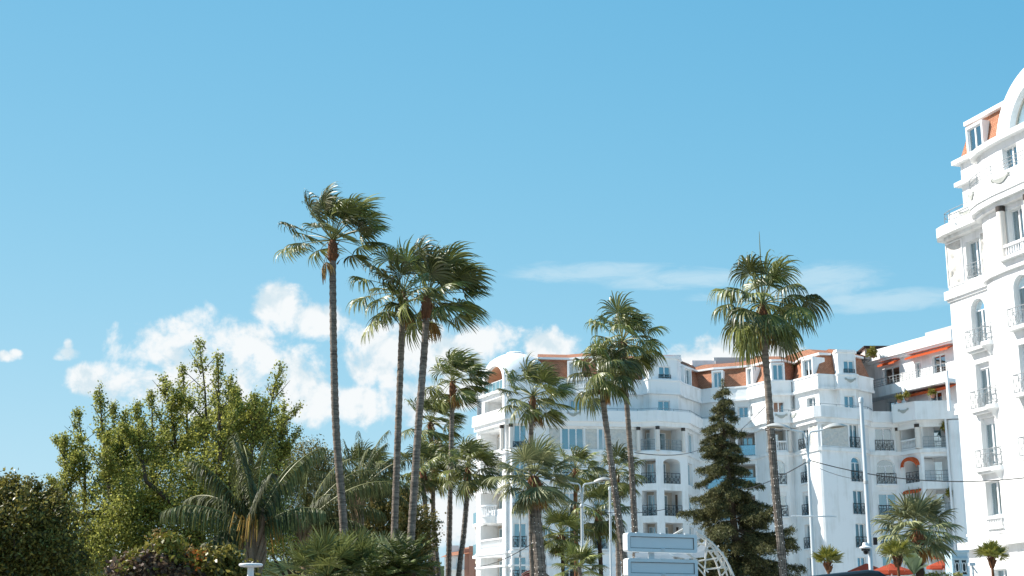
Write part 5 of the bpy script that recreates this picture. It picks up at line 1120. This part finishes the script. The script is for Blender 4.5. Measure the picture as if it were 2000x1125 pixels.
# --- the conifer in front of the apartments
rs = np.random.RandomState(30); rng = random.Random(30); dK = 97; top = W(1411, 742, dK); ft = W(1438, 1124, dK); CN = thing('cedar_tree', 'tall dark conifer with drooping layered branches before the apartments', 'tree', (ft.x, dK, 0))
mid = W(1425, 950, dK); mb = MB(); mb.tube([(ft.x, dK, 0), W(1436, 1050, dK), mid, W(1414, 850, dK), top], [.32, .26, .17, .09, .02], 8)
axis = [Vector((ft.x, dK, 0)), W(1436, 1050, dK), mid, W(1414, 850, dK), top]
def on_axis(z):
    for a, b in zip(axis[:-1], axis[1:]):
        if a.z <= z <= b.z: return a.lerp(b, (z-a.z)/(b.z-a.z))
    return axis[-1].copy()
H = top.z; lf = []; dn = []
NB = 215
for k in range(NB):
    f = ((k+.5)/NB)**.72*.94+.01; z = H*(1-f); Lb = .3+6.0*min(1, f*1.08)**1.1; an = k*2.39996+rng.uniform(-.5, .5); L_ = Lb*rng.uniform(.5, 1.22); c = on_axis(z+rng.uniform(-.3, .3)); rise = rng.uniform(-.15, .30); dp = rng.uniform(.32, .62)
    dr = Vector((math.cos(an), math.sin(an), 0)); sdv = Vector((-dr.y, dr.x, 0))*rng.uniform(-.18, .18); P_ = []
    for i in range(9): s = i/8; P_.append(c+dr*L_*s+sdv*L_*s*s+Vector((0, 0, L_*(rise*s-dp*s*s+(.2*s**4)))))
    mb.tube(P_, [.05*(L_/4+.2)*(1-.85*i/8)+.006 for i in range(9)], 5, False); m = int(7+L_*6.5)
    for q in range(m):
        s = .28+.72*(q+rng.uniform(0, 1))/m; x = min(7.99, s*8); i = int(x); b = P_[i].lerp(P_[i+1], x-i); sd = Vector((-dr.y, dr.x, 0)); wl = (.22+.42*L_/3)*math.sin(math.pi*min(1, .1+s*.80))**.8*rng.uniform(.35, 1.25)
        for sg in (-1, 1):
            if rng.random() < .15: continue
            e_ = sd*sg*wl*rng.uniform(.6, 1.1)+dr*wl*rng.uniform(.3, .9); nn_ = int(24+wl*46); t = rs.uniform(.0, 1, nn_)[:, None]
            lf.append(np.array(b)+np.array(e_)*t+np.array([0, 0, -1.0])*(t**1.5)*wl*rng.uniform(.3, 1.2)+rs.normal(scale=.055, size=(nn_, 3)))
for q in range(26):
    b = on_axis(H*(1-q*.012)); lf.append(np.array(b)+rs.normal(scale=.07+.01*q, size=(40, 3))*np.array([1, 1, .8]))
mb.build('trunk', 'bark', CN, True); lf = np.concatenate(lf); leaf_cloud('crown', lf, .17, 'needle', CN, .24, rs, up=np.array([0, 0, -.5]))
# --- roof and balcony plants
def potted(lb, px, py, d, size, seed, leaf='bush_leaf', r=.35, cat='plant', base=.5, grp='plants on roofs and balconies'):
    rs = np.random.RandomState(seed); c = W(px, py, d); t = thing('potted_plant', lb, cat, (c.x, d, c.z-base), grp); mb = MB(); mb.lathe((c.x, d, c.z-base), [(0, 0), (.16, 0), (.22, .3), (.24, .3), (.2, .27), (0, .27)], 10); mb.build('pot', 'house_pink', t, True)
    leaf_cloud('foliage', clump_leaves(c, (r, r, r*.8), rs, 26, 24, .16, .2), size, leaf, t, .4, rs)
potted('yellow green bush on the roof above the tiled mansard', 1568, 692, 132, .3, 61, 'lime_leaf', .55)
potted('yellow green roof bush beside the dark edged penthouse', 1703, 688, 131.5, .26, 62, 'lime_leaf', .5)
for i, (x, y, lb) in enumerate(((1756, 776, 'dry grassy plant at the left of the terrace parapet'), (1770, 771, 'second dry plant along the terrace parapet'), (1821, 766, 'flowering plant on the parapet under the orange awning'))): potted(lb, x, y, 124.9, .2, 63+i, 'lime_leaf', .22)
potted('green houseplant on the columned balcony', 1848, 832, 125.2, .28, 70, 'lime_leaf', .4, base=.75); potted('yellow shrub on the balcony two floors below the columns', 1858, 962, 125.2, .28, 71, 'lime_leaf', .45, base=.75)
# --- hedge and banana by the kiosk
rs = np.random.RandomState(80); a, b = W(1806, 1119, 60), W(1868, 1116, 60); hd = thing('hedge', 'clipped yellow green hedge at the bottom right below the hotel', 'hedge', ((a.x+b.x)/2, 60, 0)); n = 9000
C = np.stack([rs.uniform(a.x, b.x+.2, n), rs.uniform(59.6, 60.6, n), rs.uniform(.1, a.z, n)], 1); leaf_cloud('foliage', C, .10, 'hedge_leaf', hd, .7, rs); mb = MB(); mb.box(a.x+.1, b.x, 59.8, 60.4, 0, a.z-.15); mb.build('hedge_core', 'bark', hd)
hd = None
def banana(lb, px, py, d, n, L_, seed):
    rng = random.Random(seed); c = W(px, py, d); t = thing('banana_plant', lb, 'plant', (c.x, d, 0)); mb = MB(); mb.tube([(c.x, d, 0), c], [.12, .07], 8); mb.build('stem', 'hedge_leaf', t, True)
    for i in range(n):
        an = i*2.4+.3; e = R(rng.uniform(40, 82)); dr = Vector((math.cos(an)*math.cos(e), math.sin(an)*math.cos(e), math.sin(e))); mb = MB(); p = c.copy(); ll = L_*rng.uniform(.75, 1.1); sd = Vector((-math.sin(an), math.cos(an), 0)); pr = None
        for j in range(9):
            s = j/8; w = .17*math.sin(math.pi*min(1, max(0, (s-.12)/.9)))**.6+.008; row = (p-sd*w+Vector((0, 0, w*.35)), p, p+sd*w+Vector((0, 0, w*.35)))
            if pr: mb.quad(pr[0], pr[1], row[1], row[0]); mb.quad(pr[1], pr[2], row[2], row[1])
            pr = row; dr = (dr+Vector((0, 0, -.09))).normalized(); p = p+dr*ll/8
        mb.build('leaf', 'banana_leaf', t, True, 60)
banana('pale green banana plant beside the dark palm trunk', 1785, 1124, 46, 9, .75, 90)
# ------------------------------------------------------------------ street furniture
def polyline_arm(mb, pts, r): mb.tube(smooth_path([Vector(p) for p in pts], 5), r, 7)
def street_lamp(lb, d, px, pyt, span, seed, tilt=0.0, pole_px=7.0):
    """a double-armed street lamp with leaf-shaped heads"""
    top = W(px, pyt, d); t = thing('street_lamp', lb, 'street lamp', (top.x, d, 0), 'double street lamps'); r = pole_px*d/FPX/2; mb = MB()
    mb.tube([(top.x, d, 0), (top.x, d, .5), (top.x, d, .55), (top.x, d, top.z*.55), (top.x, d, top.z-.9)], [r*1.7, r*1.7, r*1.25, r*1.0, r*.8], 12); mb.build('pole', 'lamp_metal', t, True)
    for s in (-1, 1):
        q = MB(); x0 = top.x; polyline_arm(q, [(x0, d, top.z-1.0), (x0+s*.04, d, top.z-.5), (x0+s*.10, d, top.z-.06), (x0+s*.35, d, top.z+.02), (x0+s*.62*span, d, top.z+.12)], r*.5); arm = q.build('arm', 'lamp_metal', t, True)
        h = MB(); n = 14; rows = []
        for i in range(n+1):
            f = i/n; x = x0+s*(.40*span+.60*span*f); w = .20*math.sin(math.pi*min(.985, .06+.94*f**.8))**.75; zc = top.z+.08+.10*f+.05*math.sin(math.pi*f); th = .085*math.sin(math.pi*min(.98, .1+.88*f))**.7+.006
            rows.append([Vector((x, d-w, zc)), Vector((x, d-w*.6, zc+th)), Vector((x, d, zc+th*1.25)), Vector((x, d+w*.6, zc+th)), Vector((x, d+w, zc)), Vector((x, d, zc-th*.55))])
        for a, b in zip(rows[:-1], rows[1:]):
            for k in range(6): k2 = (k+1) % 6; h.quad(a[k], a[k2], b[k2], b[k])
        h.poly(rows[0]); h.poly(rows[-1][::-1]); hd_ = h.build('lamp_head', 'lamp_shell', t, True, 50)
        l = MB(); x1, x2 = x0+s*.58*span, x0+s*.92*span; l.poly([(x1, d-.10, top.z+.10), (x2, d-.07, top.z+.155), (x2, d+.07, top.z+.155), (x1, d+.10, top.z+.10)]); l.build('lens', 'lamp_lens', hd_)
    mb = MB(); mb.lathe((top.x, d, top.z-1.05), [(r*1.1, 0), (r*1.25, .02), (r*1.25, .1), (r*.8, .14)], 10); mb.build('collar', 'lamp_metal', t, True)
    return t, top
lampA, tA = street_lamp('tall double street lamp with a cross rod beside the shaded white wall', 48, 1576, 843, 1.38, 1, pole_px=7.5)
lampB, tB = street_lamp('double street lamp in front of the middle palms', 64, 1136, 945, 1.38, 2, pole_px=6.5)
lampC, tC = street_lamp('far double street lamp behind the tall palm trunks', 85, 822, 1027, 1.38, 3, pole_px=5.5)
z = W(1590, 1008, 48).z; mb = MB(); mb.tube([W(1546, 1008, 47.9), W(1634, 1009, 47.9)], .025, 6); mb.build('cross_rod', 'lamp_metal', lampA, True)
def pole(lb, d, px, pyt, w, cap=True, name='pole'):
    top = W(px, pyt, d); t = thing(name, lb, 'pole', (top.x, d, 0)); r = w*d/FPX/2; mb = MB(); mb.tube([(top.x, d, 0), (top.x, d, .4), (top.x, d, .45), (top.x, d, top.z)], [r*1.5, r*1.5, r*1.05, r*.9], 12); mb.build('shaft', 'lamp_metal', t, True)
    for zj in (top.z*.35, top.z*.72): q = MB(); q.lathe((top.x, d, zj), [(r*.95, -.05), (r*1.12, -.04), (r*1.12, .04), (r*.9, .05)], 12); q.build('joint', 'lamp_shell', t, True)
    if cap: q = MB(); q.lathe((top.x, d, top.z), [(r*.9, 0), (r*1.25, 0), (r*1.25, .10), (r*.9, .14), (0, .16)], 12); q.build('cap', 'lamp_metal', t, True)
    return t, top, r
t, tD, rD_ = pole('thick grey steel pole with a camera dome on the right', 40, 1682, 786, 8.4, True, 'camera_pole')
q = W(1701, 1061, 40); mb = MB(); mb.lathe((tD.x, 40, q.z), [(rD_*1.02, -.12), (rD_*1.25, -.12), (rD_*1.25, 0), (rD_*1.02, 0)], 12); mb.build('clamp', 'lamp_metal', t, True)
mb = MB(); c = W(1709, 1057, 40); mb.box(c.x-.04, c.x+.05, 39.93, 40.05, c.z-.1, c.z+.1); mb.build('junction_box', 'roof_dark', t)
c = W(1689, 1071, 40); cam_ = thing('security_camera', 'white dome security camera with black eye on the pole', 'camera', (c.x, 40, c.z-.2)); mb = MB()
mb.lathe((c.x, 39.9, c.z), [(0, .16), (.07, .15), (.09, .06), (.165, .03), (.165, 0), (.1, -.02)], 16); mb.tube([(c.x+.03, 39.9, c.z+.09), (tD.x, 40, c.z+.09)], .035, 8); mb.build('housing', 'white_paint', cam_, True)
mb = MB(); mb.lathe((c.x, 39.9, c.z), [(.12, 0), (.12, -.07), (.07, -.09), (.065, -.14), (.04, -.17), (0, -.18)], 14); mb.build('lens_dome', 'black_plastic', cam_, True)
pole('thin pale pole right of the double street lamp', 66, 1191, 957, 5, True, 'slim_pole'); pole('thin pale pole before the left tower windows', 78, 1016, 1003, 4, True, 'slim_pole')
# white disc-topped garden lamp
c = W(490, 1104, 20); t = thing('garden_lamp', 'white disc topped garden lamp before the feather palm trunk', 'lamp', (c.x, 20, 0)); mb = MB(); mb.lathe((c.x, 20, 0), [(.05, 0), (.045, c.z-.02)], 12); mb.build('post', 'white_paint', t, True)
mb = MB(); mb.lathe((c.x, 20, c.z), [(.05, -.03), (.15, -.02), (.165, -.005), (.165, .012), (.15, .022), (0, .026)], 24); mb.build('disc', 'white_paint', t, True)
# two blank panel signs on a post
d = 35.0; a, b = W(1225, 1043, d), W(1361, 1043, d+.75); g = Seg((a.x, a.y), (b.x, b.y)); t = thing('road_sign', 'two blank pale blue framed message panels one above the other on a post', 'sign', (a.x+.8, d+.3, 0))
def signpanel(y0, y1):
    z1, z0 = W(1225, y0, d).z, W(1225, y1, d).z; w = g.len; mb = MB(); rr_ = .06; pts = []
    for cx, cz, a0 in ((w-rr_, z0+rr_, -90), (w-rr_, z1-rr_, 0), (rr_, z1-rr_, 90), (rr_, z0+rr_, 180)):
        for k in range(5): an = R(a0+k*22.5); pts.append((cx+rr_*math.cos(an), cz+rr_*math.sin(an)))
    n = len(pts); f = .085
    fr = [g.p(u, 0, z) for u, z in pts]; bk = [g.p(u, -.24, z) for u, z in pts]; inn = [(min(max(u, f), w-f), min(max(z, z0+f), z1-f)) for u, z in pts]; fi = [g.p(u, 0, z) for u, z in inn]; fd = [g.p(u, -.03, z) for u, z in inn]
    for i in range(n): j = (i+1) % n; mb.quad(bk[i], bk[j], fr[j], fr[i]); mb.quad(fr[i], fr[j], fi[j], fi[i]); mb.quad(fi[i], fi[j], fd[j], fd[i])
    mb.poly(bk[::-1]); o = mb.build('sign_panel', 'sign_frame', t); q = MB(); q.quad(g.p(f, -.028, z0+f), g.p(w-f, -.028, z0+f), g.p(w-f, -.028, z1-f), g.p(f, -.028, z1-f)); q.build('sign_face', 'sign_face', o)
    q = MB()
    for u0, u1, za, zb in ((f, w-f, z1-f-.012, z1-f), (f, w-f, z0+f, z0+f+.012), (f, f+.012, z0+f, z1-f), (w-f-.012, w-f, z0+f, z1-f)): q.sbox(g, u0, u1, -.027, -.012, za, zb)
    q.build('seal', 'column_cap', o); q = MB(); q.sbox(g, w/2-.05, w/2+.05, .002, .03, z0+.05, z0+.09); q.build('latch', 'white_paint', o)
    for k in (.15, .5, .85): q = MB(); q.sbox(g, w*k-.05, w*k+.05, -.05, .012, z1-.02, z1+.012); q.build('hinge', 'sign_frame', o)
signpanel(1040, 1077); signpanel(1090, 1126); mb = MB(); p = g.p(g.len*.37, -.13, 0); mb.box(p.x-.07, p.x+.07, p.y-.05, p.y+.05, 0, W(1225, 1078, d).z); mb.build('post', 'lamp_metal', t)
# white tubular arch behind the sign
d = 60.0; t = thing('arch_truss', 'white tubular curved truss arch with crossed braces behind the sign', 'structure', (W(1395, 1124, d).x, d, 0))
def arc(x0, y0, x1, y1, bulge, dd, r, n=12, name='chord'):
    mb = MB(); a, b = W(x0, y0, dd), W(x1, y1, dd); dv = b-a; nv = Vector((-dv.z, 0, dv.x)).normalized(); mb.tube([a.lerp(b, i/n)+nv*bulge*dv.length*math.sin(math.pi*i/n) for i in range(n+1)], r, 7); return mb.build(name, 'truss_steel', t, True)
arc(1360, 1038, 1435, 1130, .10, d, .045); arc(1362, 1044, 1422, 1130, .11, d+.5, .04); arc(1356, 1052, 1408, 1130, .12, d+.9, .04); arc(1290, 1062, 1334, 1034, .02, d+.8, .05); arc(1360, 1062, 1420, 1095, .14, d+.3, .04)
for (x0, y0, x1, y1) in ((1380, 1052, 1376, 1127), (1362, 1096, 1415, 1088), (1348, 1085, 1384, 1118), (1412, 1080, 1418, 1118), (1392, 1068, 1412, 1108), (1376, 1075, 1402, 1076), (1340, 1080, 1362, 1094), (1416, 1088, 1428, 1124), (1384, 1052, 1398, 1084), (1330, 1066, 1352, 1088), (1392, 1058, 1384, 1068), (1404, 1066, 1388, 1080), (1412, 1078, 1398, 1098), (1420, 1090, 1402, 1114), (1426, 1104, 1410, 1124), (1376, 1112, 1420, 1108), (1356, 1100, 1378, 1126)): arc(x0, y0, x1, y1, 0.0, d+.25, .034, 1, 'brace')
for (pts, k) in ((((1310, 1084), (1362, 1070), (1380, 1052), (1376, 1088), (1340, 1092)), 0), (((1240, 1080), (1300, 1076), (1318, 1092), (1240, 1094)), 1), (((1370, 1076), (1384, 1066), (1378, 1096)), 2)):
    mb = MB(); mb.poly([W(x, y, d+.7+k*.1) for x, y in pts]); mb.poly([W(x, y, d+.74+k*.1) for x, y in pts][::-1]); mb.build('canvas', 'fabric_white', t)
# dark red ribbed canopy at the foot of the left tower
d = 118.0; t = thing('entrance_canopy', 'dark red arched canopy ribs at the bottom before the left tower', 'canopy', (W(1040, 1124, d).x, d, 0)); a, b = W(1004, 1127, d), W(1084, 1127, d); cx, rx = (a.x+b.x)/2, (b.x-a.x)/2; zb = a.z-1.2
for k in range(5):
    mb = MB(); sc_ = 1-.12*abs(k-2); mb.tube([(cx+rx*math.cos(x), d+(k-2)*.9, zb+1.75*sc_*math.sin(x)) for x in [math.pi*i/16 for i in range(17)]], .07, 6); mb.build('rib', 'canopy_red', t, True)
mb = MB()
for i in range(16):
    x, y = math.pi*i/16, math.pi*(i+1)/16; mb.quad((cx+rx*.98*math.cos(x), d-1.6, zb+1.6*math.sin(x)), (cx+rx*.98*math.cos(y), d-1.6, zb+1.6*math.sin(y)), (cx+rx*.98*math.cos(y), d+1.6, zb+1.6*math.sin(y)), (cx+rx*.98*math.cos(x), d+1.6, zb+1.6*math.sin(x)))
mb.build('canopy_skin', 'cream', t, True)
for s in (-1, 1):
    for dy in (-1.6, 1.6): mb = MB(); mb.tube([(cx+s*rx, d+dy, 0), (cx+s*rx, d+dy, zb)], .06, 8); mb.build('leg', 'canopy_red', t, True)
# parasols, kiosk, cable set
def parasol(lb, px, py, d, r, seed):
    c = W(px, py, d); t = thing('parasol', lb, 'parasol', (c.x, d, 0), 'red parasols of the terrace'); mb = MB(); mb.tube([(c.x, d, 0), (c.x, d, c.z)], .04, 8); mb.build('pole', 'white_paint', t, True); mb = MB(); n = 8; rim = [(c.x+r*math.cos(2*math.pi*i/n+.4), d+r*math.sin(2*math.pi*i/n+.4), c.z-.5) for i in range(n)]
    for i in range(n): j = (i+1) % n; mb.add((c, rim[i], rim[j]), ((0, 1, 2),)); mb.quad(rim[i], rim[j], (rim[j][0], rim[j][1], rim[j][2]-.22), (rim[i][0], rim[i][1], rim[i][2]-.22))
    mb.build('canopy', 'parasol', t)
    for i in range(n): mb = MB(); mb.tube([(c.x, d, c.z-.08), (rim[i][0], rim[i][1], rim[i][2]-.03)], .018, 4); mb.build('rib', 'white_paint', t)
parasol('red parasol left of the thick camera pole', 1692, 1100, 95, 1.25, 1); parasol('red parasol behind the young yellow palm', 1740, 1100, 93, 1.35, 2); parasol('red parasol under the loggias near the kiosk', 1842, 1093, 112, 1.3, 3)
d = 66.0; a, b = W(1863, 1125, d), W(1893, 1125, d); zt = W(1863, 1079, d).z; g = Seg((a.x, d), (b.x, d)); t = thing('kiosk', 'pale blue kiosk with octagonal latticed windows at the bottom right', 'kiosk', ((a.x+b.x)/2, d, 0)); w = g.len
z0, z1 = W(1863, 1122, d).z, W(1863, 1094, d).z; ops = [(.06, w/2-.03, z0, z1, 0, .08), (w/2+.03, w-.06, z0, z1, 0, .08)]; wall(g, 0, zt, ops, t, 'kiosk_blue'); mb = MB(); mb.box(a.x, b.x, d+.1, d+1.2, 0, zt-.02); mb.build('body', 'kiosk_blue', t)
mb = MB(); mb.sbox(g, -.06, w+.06, -.05, .1, zt-.0, zt+.1); mb.sbox(g, -.03, w+.03, .002, .05, zt-.28, zt-.24); mb.build('cornice', 'kiosk_blue', t)
for o in ops:
    q = MB(); q.quad(g.p(o[0], -.07, o[2]), g.p(o[1], -.07, o[2]), g.p(o[1], -.07, o[3]), g.p(o[0], -.07, o[3])); win_ = q.build('window', 'dark_glass', t); q = MB(); cu, cz = (o[0]+o[1])/2, (o[2]+o[3])/2; hw, hh = (o[1]-o[0])/2*.62, (o[3]-o[2])/2*.62
    oc_ = [(cu+hw*x, cz+hh*y) for x, y in ((-.45, -1), (.45, -1), (1, -.5), (1, .5), (.45, 1), (-.45, 1), (-1, .5), (-1, -.5))]
    q.tube([g.p(u, -.03, z) for u, z in oc_+oc_[:1]], .02, 4, False)
    for (u, z), (eu, ez) in zip([oc_[i] for i in (7, 2, 3, 6)], ((o[0], o[2]), (o[1], o[2]), (o[1], o[3]), (o[0], o[3]))): q.tube([g.p(u, -.03, z), g.p(eu, -.03, ez)], .02, 4, False)
    q.build('lattice', 'white_paint', win_)
c = W(1899, 1103, 40); t = thing('bracket_light', 'white bracket spotlight at the right of the kiosk', 'spotlight', (c.x, 40, 0)); mb = MB(); mb.tube([(c.x, 40, 0), (c.x, 40, c.z)], .03, 8); mb.build('post', 'lamp_metal', t, True); mb = MB(); mb.box(c.x-.1, c.x+.06, 39.9, 40.06, c.z-.03, c.z+.05); mb.build('head', 'white_paint', t); mb = MB(); mb.tube([(c.x, 40, c.z-.04), (c.x+.13, 40, c.z-.24)], .02, 6); mb.build('brace', 'lamp_metal', t)
def cable(lb, pts, r=.014, sag=.25, n=16):
    t = MB(); P_ = []
    for (a, b) in zip(pts[:-1], pts[1:]):
        for i in range(n): f = i/n; P_.append(a.lerp(b, f)+Vector((0, 0, -sag*4*f*(1-f))))
    P_.append(pts[-1]); t.tube(P_, r, 5); o = t.build('cable', 'cable', None, True); tag(o, lb, 'cable', 'overhead cables')
k1 = W(1581, 899, 48)
cable('dark cable sagging from the tall double lamp to the right past the wing', [k1, W(2060, 925, 44)], .016, .45); cable('thin grey cable just below it crossing the camera pole', [W(1581, 905, 48), W(1690, 938, 40.1)], .008, .1)
cable('dark cable from the tall double lamp down to the conifer', [k1, W(1455, 956, 70)], .018, .12); cable('thin cable crossing the shaded facade above the sign', [W(1182, 1001, 64), W(1312, 992, 80)], .02, .12)
cable('thin cable from the left tower foot up to the stout palm', [W(925, 1106, 90), W(1048, 1056, 50)], .016, .25); cable('thin cable from the street side palm up to the bay of columns', [W(1240, 884, 63), W(1372, 876, 120)], .022, .3)
cable('diagonal cable from the conifer tip to the lone palm', [W(1440, 846, 95), W(1494, 795, 50)], .014, .02)
# dark high-roofed van standing side-on in the road, its roof end showing at the bottom
dV = 27.2; rear = W(1746, 1112, dV); Zr = W(1722, 1112, dV).z; x0 = rear.x; t = thing('van', 'dark navy high roofed van whose rounded roof end shows at the bottom right', 'van', (x0-2.7, dV+.9, -.15))
side = [(0, .35), (0, 1.2), (.03, Zr-.55), (.06, Zr-.26), (.13, Zr-.1), (.26, Zr-.02), (.45, Zr), (1.0, Zr-.055), (1.7, Zr-.13), (2.6, Zr-.25), (3.2, Zr-.40), (3.7, Zr-.66), (4.3, 1.45), (4.5, 1.30), (5.2, 1.12), (5.35, .9), (5.38, .35)]
cs = [(0.0, -.06), (.05, -.02), (.14, 0), (1.66, 0), (1.75, -.02), (1.8, -.06)]; mb = MB(); rows = []
for y, k in cs: rows.append([Vector((x0-s-(.04 if k < -.03 else 0)*(1 if s < 3 else -1), dV+y, z+(k if z > 1.3 else 0))) for s, z in side])
for A, B_ in zip(rows[:-1], rows[1:]):
    for i in range(len(side)-1): mb.quad(A[i], A[i+1], B_[i+1], B_[i])
mb.poly(rows[0]); mb.poly(rows[-1][::-1]); mb.build('body', 'van_paint', t, True, 50)
mb = MB(); mb.poly([(x0-3.1, dV-.012, 1.35), (x0-4.15, dV-.012, 1.42), (x0-3.75, dV-.012, 1.95), (x0-3.1, dV-.012, 2.0)]); mb.build('side_window', 'dark_glass', t)
mb = MB(); mb.box(x0-2.9, x0-1.6, dV-.02, dV-.002, .5, 2.2); mb.build('sliding_door', 'van_paint', t)
for s in (1.0, 4.4):
    for y in (.12, 1.68):
        c = Vector((x0-s, dV+y, .18)); sy = Vector((0, 1, 0)); mb = MB(); mb.tube([c-sy*.14, c+sy*.14], .33, 18); wl_ = mb.build('wheel', 'tyre', t, True); q = MB(); q.tube([c-sy*.15, c+sy*.15], .2, 14); q.build('rim', 'lamp_shell', wl_, True)
for y in (.2, 1.6): mb = MB(); mb.box(x0-.02, x0+.02, dV+y-.07, dV+y+.07, 1.0, 1.35); mb.build('tail_light', 'canopy_red', t)
for y in (.25, 1.55): mb = MB(); mb.box(x0-5.4, x0-5.3, dV+y-.14, dV+y+.14, .75, .95); mb.build('headlight', 'white_paint', t)
